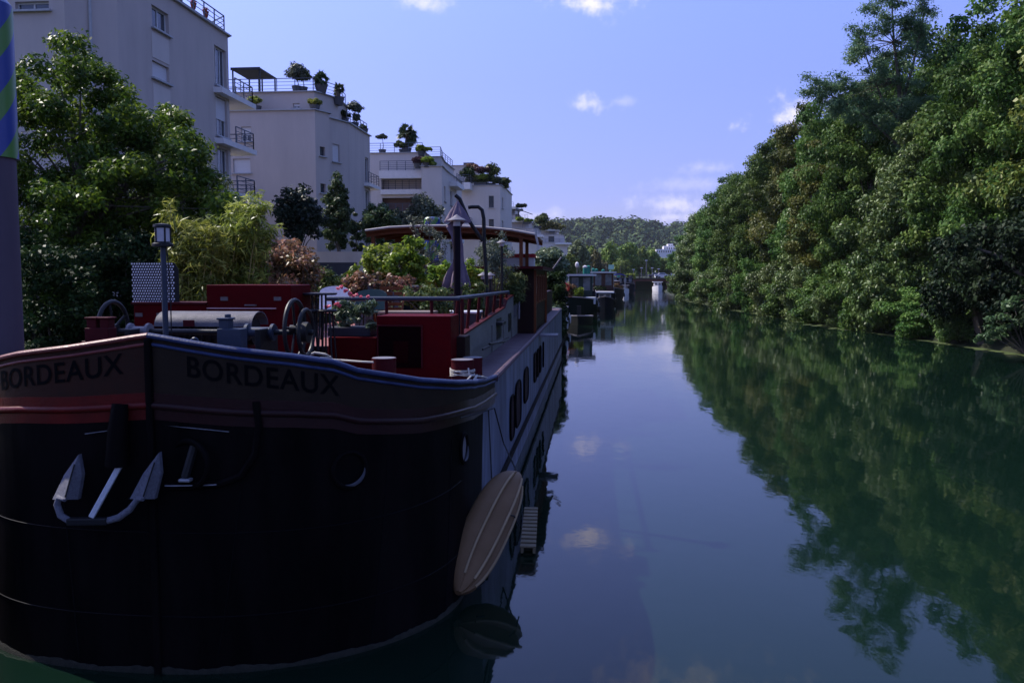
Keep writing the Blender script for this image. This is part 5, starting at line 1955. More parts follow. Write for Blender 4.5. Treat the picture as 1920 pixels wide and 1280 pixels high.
def bank_tree(label, px, pyt, pyb, wpx, X, lm, seed, shape, n=90, cnt=90, leaf=.24, trunk=.14, group='trees along the left bank', zb=2.3, sq=.8, out=.6):
    p = at(px, pyt, X=X)
    Y = p.y
    sc = Y / FPX
    zt, z0 = p.z, at(px, pyb, Y=Y).z
    rx = wpx * sc / 2
    rz = (zt - z0) / 2
    R_ = np.random.default_rng(seed)
    rc = rx * .34
    pts = crown_points(R_, n, rx * .86, rx * .86, rz * .92, (zt + z0) / 2, .42, .15, shape=shape)
    pts[:, 0] += X; pts[:, 1] += Y
    t = thing('tree', label, 'tree', (X, Y, zb), group)
    m = MB()
    limbs(m, R_, (X, Y, zb - .2), (X, Y, z0 + (zt - z0) * .85), trunk, [tuple(q) for q in pts[::9]], bend=.08)
    m.build('trunk', BARK, t)
    leaf_object('crown', pts, rc, cnt, leaf, lm, t, seed=seed, width=.55, tone_c=.3, squash=sq, out=out)
    return t


cone = lambda h: 1.15 - .85 * h if h > .15 else .75 + h
ovoid = lambda h: 1.0
bank_tree('dark conical evergreen before the blank grey end wall', 557, 332, 460, 112, -17, L_CON, 51, lambda h: 1.2 - .8 * h, 100, 110)
bank_tree('green ovoid street tree with a thin trunk right of the dark evergreen', 632, 332, 478, 74, -17, L_GRN, 52, lambda h: 1.15 - .55 * h, 90, 90)
bank_tree('thin young tree with sparse crown at the corner of the grey block', 668, 400, 490, 30, -16, L_GRN, 53, ovoid, 40, 60, .2, .08)
bank_tree('rounded green tree half hidden by the left end of the canopy', 712, 380, 460, 80, -15.5, L_GRN, 54, ovoid, 80, 90)
bank_tree('grey green tree below the wide loggias', 790, 364, 470, 95, -14.5, leafmat('grey_green_leaf', (.035, .05, .03), (.075, .095, .06), (.14, .16, .10), trans=.2), 55, lambda h: 1.1 - .4 * h, 100, 90, .26)
bank_tree('dark green tree in front of the brown loggia', 752, 385, 470, 70, -18, L_CON, 56, ovoid, 70, 90, .28)
bank_tree('bushy green tree beside the parasol arm, before the corner block', 838, 385, 470, 60, -16.5, L_GRN, 57, ovoid, 70, 80, .28)
# low pale wall, dark fence line at the foot of building 2
single(MB().bb(-24, -15.2, 55.9, 56.15, 2.2, at(620, 472, Y=56).z), 'garden_wall', WALL, 'pale garden wall behind the thin street trees', 'wall')
single(MB().bb(-24, -14.0, 50.0, 50.2, 2.2, at(620, 492, Y=50).z), 'hedge_fence', DARKB, 'dark low fence in front of the pale garden wall', 'fence')

# roof terrace plants
TERR = [
    ('potted_tree', 'ball shaped olive tree in a pot on the terrace with the pergola', 557, 166, 66.6, [(557, 143, 19, 22)], L_OLIV, 'ball', RZ2 + 1.8),
    ('potted_shrub', 'dense green ball shrub overlapping the olive on the pergola terrace', 567, 160, 66.9, [(568, 146, 14, 18)], L_BUSH, 'ball', RZ2 + 1.8),
    ('potted_shrub', 'yellow green grass tuft on the ledge of the blank grey block, left one', 480, 198, 64.9, [(480, 190, 14, 10)], L_BAMB, 'ball', RZ2),
    ('potted_shrub', 'yellow green grass tuft on the ledge of the blank grey block, right one', 590, 200, 64.9, [(590, 194, 16, 8)], L_BAMB, 'ball', RZ2),
    ('potted_shrub', 'dark bush on the corner terrace below the railing end', 645, 218, 70.5, [(643, 216, 14, 8)], L_DARK, 'ball', RZ2),
    ('potted_tree', 'pale airy tree on the corner terrace of the blank grey block', 664, 228, 72.5, [(664, 205, 16, 18), (668, 222, 12, 8)], L_OLIV, 'airy', RZ2),
    ('potted_shrub', 'low green plants along the end of the corner terrace railing', 682, 250, 75.5, [(680, 242, 8, 8)], L_BUSH, 'ball', RZ2),
    ('potted_tree', 'small umbrella shaped tree on the roof left of the palm', 717, 285, 91, [(717, 258, 13, 6)], L_OLIV, 'airy', z3),
    ('potted_shrub', 'bushy shrubs at the foot of the roof palm', 755, 282, 91, [(752, 274, 18, 8), (768, 272, 8, 10)], L_BUSH, 'ball', z3),
    ('potted_shrub', 'flat topped shrub spilling over the corner of the palm roof', 790, 290, 89.8, [(790, 281, 16, 8), (800, 280, 10, 4)], L_LAUR, 'ball', z3 - .4),
    ('potted_shrub', 'dark purple shrub on the ledge beside the loggias', 783, 312, 88.6, [(783, 303, 10, 9)], leafmat('purple_leaf', (.03, .012, .02), (.06, .025, .035), (.1, .04, .05), trans=.2), 'ball', at(783, 316, Y=88.6).z),
    ('potted_shrub', 'light green shrub cascading beside the purple one', 800, 312, 88.6, [(800, 302, 14, 8), (812, 308, 7, 5)], L_LAUR, 'ball', at(800, 314, Y=88.6).z),
    ('hedge', 'dark terrace shrub at the left end of the hedge topped block', 876, 342, 117.8, [(878, 328, 14, 10)], L_DARK, 'ball', z4),
    ('hedge', 'purple leaved shrub in the middle of the hedge topped block', 905, 340, 118.8, [(905, 322, 16, 8)], leafmat('purple_leaf', (.03, .012, .02), (.06, .025, .035), (.1, .04, .05)), 'ball', z4),
    ('hedge', 'tall feathery green shrub above the hedge topped block', 925, 340, 119, [(925, 326, 12, 16), (918, 318, 8, 8)], L_BUSH, 'airy', z4),
    ('hedge', 'bright green low shrub on the hedge topped block', 908, 344, 118.3, [(908, 334, 12, 6)], L_LAUR, 'ball', z4),
    ('hedge', 'green shrub hanging over the right end of the hedge topped block', 942, 348, 121, [(940, 342, 10, 8), (947, 350, 5, 8)], L_BUSH, 'ball', z4),
    ('hedge', 'long low green hedge filling the terrace edge of the blank pale block', 912, 346, 118.6, [(880, 340, 7, 7), (892, 338, 7, 8), (905, 341, 7, 6), (918, 338, 7, 8), (930, 340, 7, 7)], L_BUSH, 'ball', z4),
    ('hedge', 'yellowing shrub behind the left of the hedge topped block', 885, 325, 123.5, [(886, 316, 16, 7)], L_PHOT, 'ball', z4 + 3.4),
    ('hedge', 'flat topped pine on the top terrace of the distant stepped block', 978, 395, 168, [(976, 387, 9, 4)], L_CON, 'ball', at(978, 396, Y=168).z),
    ('hedge', 'yellow green shrub on the middle terrace of the distant stepped block', 992, 418, 167, [(990, 414, 7, 4), (975, 412, 8, 4)], L_LAUR, 'ball', at(992, 420, Y=167).z),
    ('hedge', 'mixed green shrubs at the right of the distant stepped block', 1012, 425, 180, [(1013, 416, 12, 10), (1020, 410, 6, 8)], L_BUSH, 'ball', at(1012, 428, Y=180).z),
    ('hedge', 'ochre green shrubs crowning the farthest terraced block', 1038, 435, 234, [(1030, 424, 14, 9), (1046, 428, 10, 7), (1018, 428, 8, 9)], leafmat('ochre_leaf', (.05, .06, .02), (.10, .10, .03), (.2, .17, .05)), 'ball', at(1038, 436, Y=234).z),
]
for i, (nm, lab, px, pyb, Y, parts, lm, kind_, zb) in enumerate(TERR):
    b = at(px, pyb, Y=Y)
    t = thing(nm, lab, 'shrub' if nm != 'potted_tree' else 'potted tree', (b.x, Y, zb), 'plants on the roof terraces')
    sc = Y / FPX
    m = MB().lathe((b.x, Y, zb), [(.3, 0), (.42, .5), (.44, .52), (.3, .5)], 12) if nm != 'hedge' else MB().bb(b.x - 1.2, b.x + .3, Y - .3, Y + .3, zb, zb + .45)
    m.build('pot', POTG, t)
    C, RR = [], []
    R_ = np.random.default_rng(100 + i)
    m = MB()
    for (qx, qy, rx, ry) in parts:
        if nm == 'hedge': rx, ry = rx * 1.35, ry * 1.25
        c = at(qx, qy, Y=Y)
        k = 26
        pts = crown_points(R_, k, rx * sc * .8, rx * sc * .8, ry * sc * .8, 0, .5, .2)
        for p in pts:
            C.append((c.x + p[0], Y + p[1], c.z + p[2])); RR.append(min(rx, ry) * sc * .62)
        m.tube([(b.x, Y, zb + .3), ((b.x + c.x) / 2 + .1, Y, (zb + c.z) / 2), (c.x, Y, c.z)], [.05, .04, .02], 5)
    m.build('stems', BARK, t)
    leaf_object('foliage', C, RR, 34 if kind_ == 'airy' else 110, .15 + Y * .0014, lm, t, seed=100 + i, width=.45, tone_c=.3)


def palm(label, px, pyc, Y, rpx, zb, seed, n=34, skirt=True):
    c = at(px, pyc, Y=Y)
    sc = Y / FPX
    r = rpx * sc
    t = thing('palm', label, 'palm', (c.x, Y, zb), 'palms on the roof terraces')
    MB().lathe((c.x, Y, zb), [(.35, 0), (.5, .6), (.52, .63), (.3, .6)], 14).build('pot', POTG, t)
    MB().tube([(c.x, Y, zb + .5), (c.x, Y, c.z - .2), (c.x, Y, c.z + .1)], [.16, .2, .1], 8).build('trunk', BARK, t)
    R_ = np.random.default_rng(seed)
    V = []
    for k in range(n):
        az = R_.random() * 6.28
        el = R_.uniform(-.9, 1.3)
        d = np.array([math.cos(az) * math.cos(el), math.sin(az) * math.cos(el), math.sin(el)])
        hr_ = R_.uniform(.08, .5)
        hub = np.array([c.x, Y, c.z]) + d * r * hr_
        side = np.cross(d, [0, 0, 1.0]); side /= np.linalg.norm(side) + 1e-6
        up_ = np.cross(side, d)
        ro = R_.uniform(-1.1, 1.1)
        side, up_ = side * math.cos(ro) + up_ * math.sin(ro), up_ * math.cos(ro) - side * math.sin(ro)
        for j in range(13):                      # fan of pointed blades
            a = (j - 6) * .2
            q = d * math.cos(a) + side * math.sin(a)
            tipp = hub + q * r * (.62 - .25 * abs(a) / 1.2) * R_.uniform(.75, 1.15) + np.array([0, 0, -.10 * r])
            mid = hub + q * r * .3
            w = up_ * 0 + np.cross(q, up_) * r * .045
            V.append([hub, mid + w, tipp, mid - w])
    V = np.array(V)
    V = V - np.array(base_of(t))
    quads_object('fronds', V, R_.random(len(V)), leafmat('palm_leaf', (.025, .05, .025), (.05, .085, .04), (.10, .13, .06), trans=.15), t)


palm('tall fan palm standing on the roof above the loggias', 763, 252, 91, 24, z3, 71, 60)
palm('fan palm beside the ball olive on the pergola terrace', 602, 150, 66.8, 20, RZ2 + 1.8, 72, 50)
palm('small fan palm near the terrace corner railing', 634, 168, 68.5, 16, RZ2 + 1.2, 73, 40)
# ================================================================ boats moored farther along the left bank
BWIN = mat('boat_window', (.22, .24, .27), (.05, .06, .07), 1.5, .15)
NAVYH = mat('hull_navy', (.006, .008, .017), None, 3, .5, spec=.05)
GRNH = mat('hull_green', (.005, .012, .010), None, 3, .5, spec=.05)
GREYH = mat('hull_grey', (.10, .10, .11), None, 3, .5)
WHT = mat('boat_white', (.66, .64, .66), (.55, .53, .55), 3, .4)
WHEEL = mat('cabin_green', (.02, .04, .035), None, 3, .5)
BRNC = mat('cabin_brown', (.09, .04, .03), (.06, .03, .025), 3, .6)
BLUEC = mat('awning_blue', (.03, .05, .42), None, 3, .6)
REDC = mat('cabin_red', (.22, .05, .045), None, 3, .6)
TEAL = mat('pile_teal', (.02, .22, .17), (.015, .16, .13), 3, .6)


def hull_mesh(xr, y0, y1, w, h, bow=2.5, sheer=.5, fine=.6):
    """barge or boat hull: bow towards -y"""
    secs = []
    cx = xr - w / 2
    L = y1 - y0
    for i in range(15):
        k = (i / 14) ** 1.6
        y = y0 + L * k
        s = min(1, (y - y0) / bow)
        b = w / 2 * max(.02, (1 - (1 - s) ** 2.2)) ** fine
        e = max(0, (y - (y1 - 1.5)) / 1.5)
        b *= math.sqrt(max(.2, 1 - .8 * e * e))
        z = h + sheer * (1 - min(1, (y - y0) / (bow * 2.2))) ** 2
        secs.append([Vector((cx - b, y, z)), Vector((cx - b, y, z * .4)), Vector((cx - b * .85, y, -.4)), Vector((cx + b * .85, y, -.4)), Vector((cx + b, y, z * .4)), Vector((cx + b, y, z))])
    return MB().loft(secs), secs


def houseboat(label, xr, y0, y1, w, h, hm, cabins, rail=True, trim=None, rub=None, name='houseboat', cat='houseboat', group='boats moored along the left bank', bow=3, sheer=.6):
    t = thing(name, label, cat, (xr - w / 2, (y0 + y1) / 2, 0), group)
    mb, secs = hull_mesh(xr, y0, y1, w, h, bow, sheer, .9 if w < 3 else .6)
    mb.build('hull', hm, t, smooth=True)
    for side, k in ((1, 5), (-1, 0)):
        MB().tube([s_[k] + Vector((0, 0, .03)) for s_ in secs], .05, 6).build('gunwale', trim or GREYP, t)
    for (ya, yb, inset, z0, z1, cm, roofm, nwin) in cabins:
        x0, x1 = (xr - w + inset, xr - inset) if not isinstance(inset, tuple) else (xr - w + inset[0], xr - inset[1])
        oh = .15 if nwin > 3 else .35
        c = MB().bb(x0, x1, ya, yb, z0, z1).build('cabin', cm, t)
        MB().bb(x0 - oh, x1 + oh, ya - oh - .15, yb + oh, z1, z1 + (.09 if nwin > 3 else .16)).build('cabin_roof', roofm, c)
        for k in range(nwin):
            yy = ya + (yb - ya) * (k + .25) / nwin
            MB().bb(x1 + .001, x1 + .03, yy, yy + (yb - ya) * .5 / nwin, z0 + (z1 - z0) * .45, z1 - .15).build('window', BWIN, c)
        nf = max(2, int((x1 - x0) / 1.1))
        for k in range(nf):
            xx = x0 + (x1 - x0) * (k + .2) / nf
            MB().bb(xx, xx + (x1 - x0) * .6 / nf, ya - .03, ya - .001, z0 + (z1 - z0) * .45, z1 - .15).build('window', BWIN, c)
    RB_ = random.Random(int(y0))
    if y1 - y0 > 12:
        for k in range(5):
            yy = y0 + bow + (y1 - y0 - bow - 2) * RB_.random()
            xx = xr - w * RB_.uniform(.15, .85)
            zt_ = h if yy < cabins[0][0] else cabins[0][4] + .09
            d_ = RB_.uniform(.4, .9)
            MB().bb(xx - d_ / 2, xx + d_ / 2, yy, yy + d_ * 1.3, zt_, zt_ + RB_.uniform(.3, .6)).build('deck_box', RB_.choice([WHT, GREYP, BRNC, REDC, TEAL]), t, bevel=.03)
        MB().tube([(xr - w * .6, y0 + bow + 1, h), (xr - w * .6, y0 + bow + 1, h + RB_.uniform(3.2, 5)), ], [.06, .03], 6).build('mast', GREYP, t)
        MB().lathe((xr - w * .35, y0 + (y1 - y0) * .45, cabins[0][4]), [(.09, 0), (.09, .7), (.14, .72), (.12, .85), (.02, .9)], 10).build('chimney', BLK, t)
        for k in range(4):
            yy = y0 + bow + (y1 - y0 - bow) * (k + .5) / 4.6
            MB().lathe((xr + .14, yy, .35), [(.04, 0), (.12, .1), (.12, .55), (.04, .65), (.02, .8)], 10).build('fender', WHT if k % 2 else BLK, t, smooth=True)
        for sx in (.3, .7):
            MB().lathe((xr - w * sx, y0 + bow * .8, h + .1), [(.12, 0), (.12, .35), (.15, .36), (.02, .4)], 10).build('bollard', BLK, t)
    if rail:
        railing([(xr - .15, y0 + bow), (xr - .15, y1 - 1)], h + .03, .9, t, 'deck_railing', step=1.5, nrail=2, material=GREYP)
    return t


# barge right behind, covered with plants
houseboat('dark barge overgrown with oleander just beyond the stern of the black barge', -1.75, 46.8, 66, 5.0, 1.5, NAVYH, [(50, 64, .5, 1.5, 2.6, BRNC, BRNC, 5)], bow=3)
L_OL2 = leafmat('pale_oleander_leaf', (.045, .065, .035), (.10, .14, .07), (.22, .26, .16), trans=.25)
for (nm, lab, pxa, pxb, top, bot, Y, lm, sd, n, rc) in (
        ('shrub', 'pale grey green oleander mass above the wheelhouse roof', 1004, 1056, [(1004, 478), (1020, 462), (1040, 460), (1056, 478)], 520, 50, L_OL2, 81, 90, .42),
        ('shrub', 'dark green creeper hanging over the barge side, right of the wheelhouse', 1024, 1056, [(1024, 505), (1056, 505)], 616, 48.2, L_DARK, 82, 110, .40),
        ('shrub', 'pale leaved plant with a red blossom low beside the creeper', 1026, 1046, [(1026, 562), (1046, 560)], 584, 46.9, L_OL2, 83, 16, .22),
        ('shrub', 'light green bush left of the red and white roof locker', 905, 950, [(905, 455), (930, 448), (950, 455)], 500, 48, L_GRN, 84, 60, .4)):
    shrub(nm, lab, pxa, pxb, top, Y, lm, sd, n, rc, 80, .2, 1.5, dep=.8, bot=bot, group='plants on the barge behind')
# small dark tender in front of the next boat
t = houseboat('small dark open tender with a pale rim in front of the green wheelhouse boat', .1, 66.0, 71.5, 2.3, .5, BLK, [], rail=False, trim=GREYP, bow=3.4, sheer=.22, name='tender', cat='boat', group=None)
MB().bb(-1.5, -.6, 68.4, 68.9, .45, .62).build('thwart', TIMB, t)
MB().bb(-1.25, -.9, 71.3, 71.7, .3, 1.35).build('outboard_motor', BLK, t)
t = houseboat('dark barge with a green wheelhouse under a white flat roof', .55, 76, 99, 5, 1.35, GRNH,
              [(82, 98, .6, 1.35, 2.5, BRNC, BRNC, 5), (79.6, 83.6, (2.35, .5), 1.4, 3.85, WHEEL, WHT, 3)])
p0, p1 = at(1098, 565, Y=77.5), at(1117, 557, Y=77.5)
MB().bb(p0.x, p1.x, 77.5, 78.6, 1.3, p1.z).build('white_locker', WHT, t, bevel=.03)
MB().tube([(-2.45 + .36 * math.cos(a), 77.6, 2.75 + .36 * math.sin(a)) for a in [2 * math.pi * k / 20 for k in range(20)]], .11, 8, closed=True).build('lifebuoy', mat('life_red', (.55, .05, .03), None, 4, .5), t, smooth=True)
for (nm_, lab_, pxa, pxb, yt_, yb_, Y_, lm_, sd_) in (('shrub', 'brownish dry shrub on the bow of the green wheelhouse barge', 1060, 1078, 525, 548, 78.5, L_PHOT, 95), ('shrub', 'yellow green shrub before the green wheelhouse', 1078, 1092, 533, 546, 78.2, L_LAUR, 96),
        ('shrub', 'dark shrubs amid the clutter of the brown cabined barge', 1116, 1134, 528, 546, 105.5, L_DARK, 97), ('shrub', 'reddish flowers on the deck of the blue awning barge', 1150, 1168, 524, 536, 146.5, L_PHOT, 98)):
    shrub(nm_, lab_, pxa, pxb, [(pxa, yt_ + 3), ((pxa + pxb) / 2, yt_), (pxb, yt_ + 4)], Y_, lm_, sd_, 26, .34, 40, .22, 1.4, dep=.3, bot=yb_, group='plants on the moored boats')
for i, x in enumerate((-3.6, -1.2)):
    MB().cyl((x, 82.0, 2.6), (x, 82.0, 3.9), .05).build('awning_post', WHT, t)
t = houseboat('brown cabined barge with a small white wheelhouse roof', 2.95, 104, 132, 5, 1.5, NAVYH,
              [(109, 131, .6, 1.5, 2.7, BRNC, GREYP, 6), (106.5, 111, (2.2, .3), 1.5, 4.25, BRNC, WHT, 2)])
t = houseboat('dark tender with a white cabin moored beyond the green wheelhouse boat', 2.6, 98.5, 103, 2.2, .9, NAVYH, [(99.5, 102, .4, .9, 1.9, WHT, WHT, 2)], rail=False, bow=1.8, name='tender', cat='boat')
t = houseboat('barge with a bright blue awning over its red deck cabin', 5.4, 142, 172, 5, 1.4, BLK,
              [(150, 170, .6, 1.4, 3.0, REDC, GREYP, 6)])
p0, p1 = at(1148, 516, Y=146), at(1174, 513, Y=146)
MB().loft([[Vector((p0.x + (p1.x - p0.x) * k, 145, 4.0 + .35 * math.sin(math.pi * k))), Vector((p0.x + (p1.x - p0.x) * k, 151, 4.0 + .35 * math.sin(math.pi * k))), Vector((p0.x + (p1.x - p0.x) * k, 151, 3.9 + .3 * math.sin(math.pi * k))), Vector((p0.x + (p1.x - p0.x) * k, 145, 3.9 + .3 * math.sin(math.pi * k)))] for k in [i / 8 for i in range(9)]]).build('awning', BLUEC, t)
for x in (p0.x + .2, p1.x - .2):
    MB().cyl((x, 145.2, 1.4), (x, 145.2, 3.95), .05).build('awning_post', WHT, t)
t = houseboat('dark navy barge with a boxy hull nearest the bridge', 9.9, 196, 226, 5.6, 1.9, NAVYH,
              [(200, 225, .5, 1.9, 3.6, NAVYH, GREYP, 6)])
t = houseboat('white open motor launch beside the dark navy barge', 8.0, 184, 190, 2.3, .9, WHT, [(186, 188.5, .3, .9, 1.9, GLASS, GREYP, 2)], rail=False, bow=2.5, name='motor_boat', cat='boat', group=None)
t = houseboat('white motor cruiser moored by the right bank before the bridge', 19.0, 231, 238, 2.6, 1.1, WHT, [(233.2, 236, .35, 1.1, 2.4, WHT, WHT, 3)], rail=True, bow=3, name='motor_boat', cat='boat', group=None)
single(leaf_object('shrub', [tuple(at(1182 + dx, 520 + dy, Y=199)) for dx in (-7, -2, 3, 7) for dy in (-3, 1, 4)], .7, 60, .3, L_LAUR, seed=85) and MB().bb(0, 1, 0, 1, 0, 1), 'x', L_LAUR, 'x', 'x') if False else None
t = thing('shrub', 'yellow green bush in a tub on the roof of the dark navy barge', 'shrub', (at(1182, 526, Y=204).x, 204, 3.69))
leaf_object('foliage', [tuple(at(1182 + dx, 517 + dy, Y=204)) for dx in (-7, -2, 3, 7) for dy in (-2, 1, 4)], .6, 60, .3, L_LAUR, t, seed=85)
MB().lathe((at(1182, 526, Y=204).x, 204, 3.69), [(.4, 0), (.6, .5), (.5, .5)], 12).build('pot', POTG, t)

# teal painted mooring piles
for i, (px, pyt, pyb, Y, r) in enumerate([(1058, 492, 522, 96, .28), (1097, 499, 518, 118, .28), (1103, 499, 518, 121, .28), (1112, 504, 520, 130, .26), (1118, 505, 520, 134, .26), (1131, 506, 520, 150, .26), (1145, 508, 520, 162, .26)]):
    p = at(px, pyt, Y=Y)
    t = thing('mooring_pile', ['teal mooring pile nearest, beside the creeper covered barge', 'left one of the close pair of teal mooring piles', 'right one of the close pair of teal mooring piles', 'teal pile just right of the close pair',
                               'second teal pile right of the close pair', 'teal pile left of the small white sign', 'farthest teal pile beside the blue awning'][i], 'mooring pile', (p.x, Y, 0), 'teal mooring piles')
    MB().cyl((p.x, Y, -2), (p.x, Y, p.z), r, n=14).build('post', TEAL, t)
    MB().lathe((p.x, Y, p.z), [(r + .04, -.2), (r + .04, 0), (.02, .12)], 14).build('cap', WHT if i in (1,) else TEAL, t)
p = at(1146, 501, Y=155)
t = thing('sign_post', 'post with a small plain white square sign above the moored boats', 'sign', (p.x, 155, 0))
MB().cyl((p.x, 155, -2), (p.x, 155, p.z - .4), .08).build('post', GREYP, t)
MB().bb(p.x - .5, p.x + .5, 154.85, 154.9, p.z - .4, p.z + .45).build('sign_plate', mat('sign_pale_green', (.35, .6, .5), None, 3, .5), t)
p = at(1082, 500, Y=88)
t = thing('deck_lamp', 'white lantern on a pole above the green wheelhouse boat', 'lamp', (p.x, 88, 2.6))
MB().cyl((p.x, 88, 2.6), (p.x, 88, p.z), .04).build('post', GREYP, t)
MB().lathe((p.x, 88, p.z - .1), [(.1, 0), (.2, .2), (.2, .45), (.03, .6)], 12).build('lantern', WHT, t)

# lamp posts and cars on the bridge
for i, (px, pyt) in enumerate([(1188, 506), (1203, 503), (1212, 489), (1223, 503), (1235, 505)]):
    p = at(px, pyt, Y=YB + 8)
    t = thing('street_lamp', ['first', 'second', 'third and tallest', 'fourth', 'fifth'][i] + ' slim pole from the left on the far bridge', 'street lamp', (p.x, YB + 8, bz1 - .4), 'lamp poles on the far bridge')
    MB().cyl((p.x, YB + 8, bz1 - .4), (p.x, YB + 8, p.z), .1, n=8).build('pole', GREYP, t)
    MB().bb(p.x - .35, p.x + .35, YB + 7.8, YB + 8.2, p.z, p.z + .25).build('lamp_head', WHT, t)


def car(label, px, Y, bm_, seed):
    x = at(px, 515, Y=Y).x
    z = bz1 - .4
    t = thing('car', label, 'car', (x, Y, z), 'cars crossing the far bridge')
    pr = [(-2.1, .35), (-2.1, .8), (-1.9, .95), (-1.1, 1.0), (-.6, 1.45), (.9, 1.48), (1.6, 1.0), (2.05, .9), (2.15, .35)]
    secs = [[Vector((x + a, Y + s * .85 * (1 if b < 1.1 else .82), z + b)) for a, b in pr] for s in (-1, 1)]
    MB().loft(secs).build('body', bm_, t, smooth=False)
    for s in (-1, 1):
        MB().add([(x + a, Y + s * .86 * (.99 if b < 1.1 else .86), z + b) for a, b in ((-1.0, 1.03), (-.58, 1.38), (.85, 1.4), (1.4, 1.03))], [(0, 1, 2, 3)]).build('window', GLASS, t)
        for dx in (-1.35, 1.35):
            MB().cyl((x + dx, Y + s * .7, z + .33), (x + dx, Y + s * .9, z + .33), .33, n=16).build('wheel', BLK, t)


car('white car crossing the far bridge on the right', 1240, YB + 2.5, WHT, 1)
car('pale silver car on the far bridge left of the white one', 1228, YB + 5.5, GREYP, 2)

# ================================================================ far trees and houses
L_FAR = leafmat('far_leaf', (.05, .10, .02), (.13, .19, .035), (.25, .30, .07), trans=.2, rough=.6, spec=.2)
L_WIL = leafmat('willow_leaf', (.08, .12, .055), (.16, .21, .10), (.26, .31, .16), trans=.2, rough=.6)
L_R4 = leafmat('russet_leaf', (.045, .05, .018), (.09, .085, .03), (.16, .14, .05), trans=.2, vary=.1)
FT = [
    ('pale rounded willow rising behind the moored boats at the left', 1083, 455, 508, 48, 210, L_WIL),
    ('brownish green tree between the pale willow and the bright round tree', 1118, 472, 508, 22, 255, L_R4),
    ('tall bright green round tree left of centre beyond the bridge', 1145, 457, 512, 42, 290, L_FAR),
    ('widest yellow green tree crown in the row beyond the bridge', 1176, 452, 512, 44, 300, L_FAR),
    ('rounded green tree third from right in the row beyond the bridge', 1200, 462, 512, 36, 305, L_FAR),
    ('rounded green tree second from right in the row beyond the bridge', 1222, 467, 512, 34, 310, L_FAR),
    ('low dark green tree at the right end of the row beyond the bridge', 1247, 482, 514, 36, 315, L_FAR),
    ('dark green tree peeping behind the pale willow', 1108, 462, 505, 26, 300, L_FAR),
    ('bushy low trees behind the teal piles at the left', 1070, 478, 512, 30, 180, L_FAR),
    ('low brown green bush under the tree row beyond the bridge', 1125, 490, 516, 40, 270, L_R4),
    ('low green bush below the widest crown beyond the bridge', 1165, 492, 516, 40, 280, L_FAR),
]
for i, (lab, px, pyt, pyb, wpx, Y, lm) in enumerate(FT):
    X = at(px, 500, Y=Y).x
    bank_tree(lab, px, pyt, pyb + 4, wpx, X, lm, 300 + i, ovoid, 80, 80, .75, .35, 'trees beyond the bridge', 1.0, 1.5)
# far shore below the tree row
m = MB()
m.add([(-60, 268, 2.5), (100, 268, 2.5), (130, 640, 4), (-160, 640, 4)], [(0, 1, 2, 3)])
m.add([(-60, 268, -3), (100, 268, -3), (100, 268, 2.5), (-60, 268, 2.5)], [(0, 1, 2, 3)])
tag(m.build('far_bank', GRASS), kind='structure')
# the white building on the slope
Yh = 560
h = thing('apartment_building', 'white flat roofed building on the far slope, left of the right bank trees', 'building', (at(1250, 475, Y=Yh).x, Yh, 4))
for (a, b, tpy, dy) in ((1230, 1272, 467, 0), (1244, 1270, 461, 4), (1252, 1262, 457, 8)):
    p0, p1 = at(a, 500, Y=Yh + dy), at(b, tpy, Y=Yh + dy)
    w = MB().bb(p0.x, p1.x, Yh + dy, Yh + dy + 12, 3, p1.z).build('wall', WHT, h)
    n = int((b - a) / 4)
    for k in range(n):
        xx = p0.x + (p1.x - p0.x) * (k + .3) / n
        MB().bb(xx, xx + (p1.x - p0.x) * .4 / n, Yh + dy - .1, Yh + dy - .01, p1.z - 2.2, p1.z - .9).build('window', GLASS, w)
for i, (px, py, w, lab) in enumerate([(1141, 447, 6, 'small white house with a pointed roof on the wooded hill'), (1116, 449, 4, 'tiny pale house on the wooded hill, left of the pointed one')]):
    YH = next(y for y in range(800, 2000, 5) if hill_z(at(px, py, Y=y).x, y) + 6 > at(px, py, Y=y).z)
    p = at(px, py, Y=YH - 15)
    t = thing('house', lab, 'house', (p.x, YH - 15, p.z - 6))
    ww = w * YH / FPX
    MB().bb(p.x - ww / 2, p.x + ww / 2, YH - 15, YH - 7, p.z - 8, p.z).build('wall', WHT, t)
    MB().prism([(p.x - ww / 2 - .3, YH - 15.4), (p.x + ww / 2 + .3, YH - 15.4), (p.x + ww / 2 + .3, YH - 6.6), (p.x - ww / 2 - .3, YH - 6.6)], p.z, [p.z + .1] * 4).build('eaves', GREYP, t)
    MB().add([(p.x - ww / 2, YH - 15, p.z + .1), (p.x + ww / 2, YH - 15, p.z + .1), (p.x + ww / 2, YH - 7, p.z + .1), (p.x - ww / 2, YH - 7, p.z + .1), (p.x, YH - 15, p.z + 3), (p.x, YH - 7, p.z + 3)], [(0, 1, 4), (1, 2, 5, 4), (2, 3, 5), (3, 0, 4, 5)]).build('roof', GREYP, t)
# spire shaped trees on the ridge
for i, px in enumerate((1127, 1137, 1145, 1161)):
    p = at(px, 421, Y=1540)
    X = p.x
    z0 = hill_z(X, 1540)
    t = thing('ridge_tree', ['leftmost', 'second', 'third', 'rightmost'][i] + ' of the four tall trees standing out on the hill ridge', 'tree', (X, 1540, z0), 'tall trees on the ridge')
    MB().cyl((X, 1540, z0), (X, 1540, p.z - 4), .6, n=6).build('trunk', BARK, t)
    R_ = np.random.default_rng(i)
    pts = crown_points(R_, 24, 4.5, 4.5, 7, p.z - 6, .5, .15)
    pts[:, 0] += X; pts[:, 1] += 1540
    leaf_object('crown', pts, 2.2, 40, 2.4, HILLLEAF, t, seed=i)

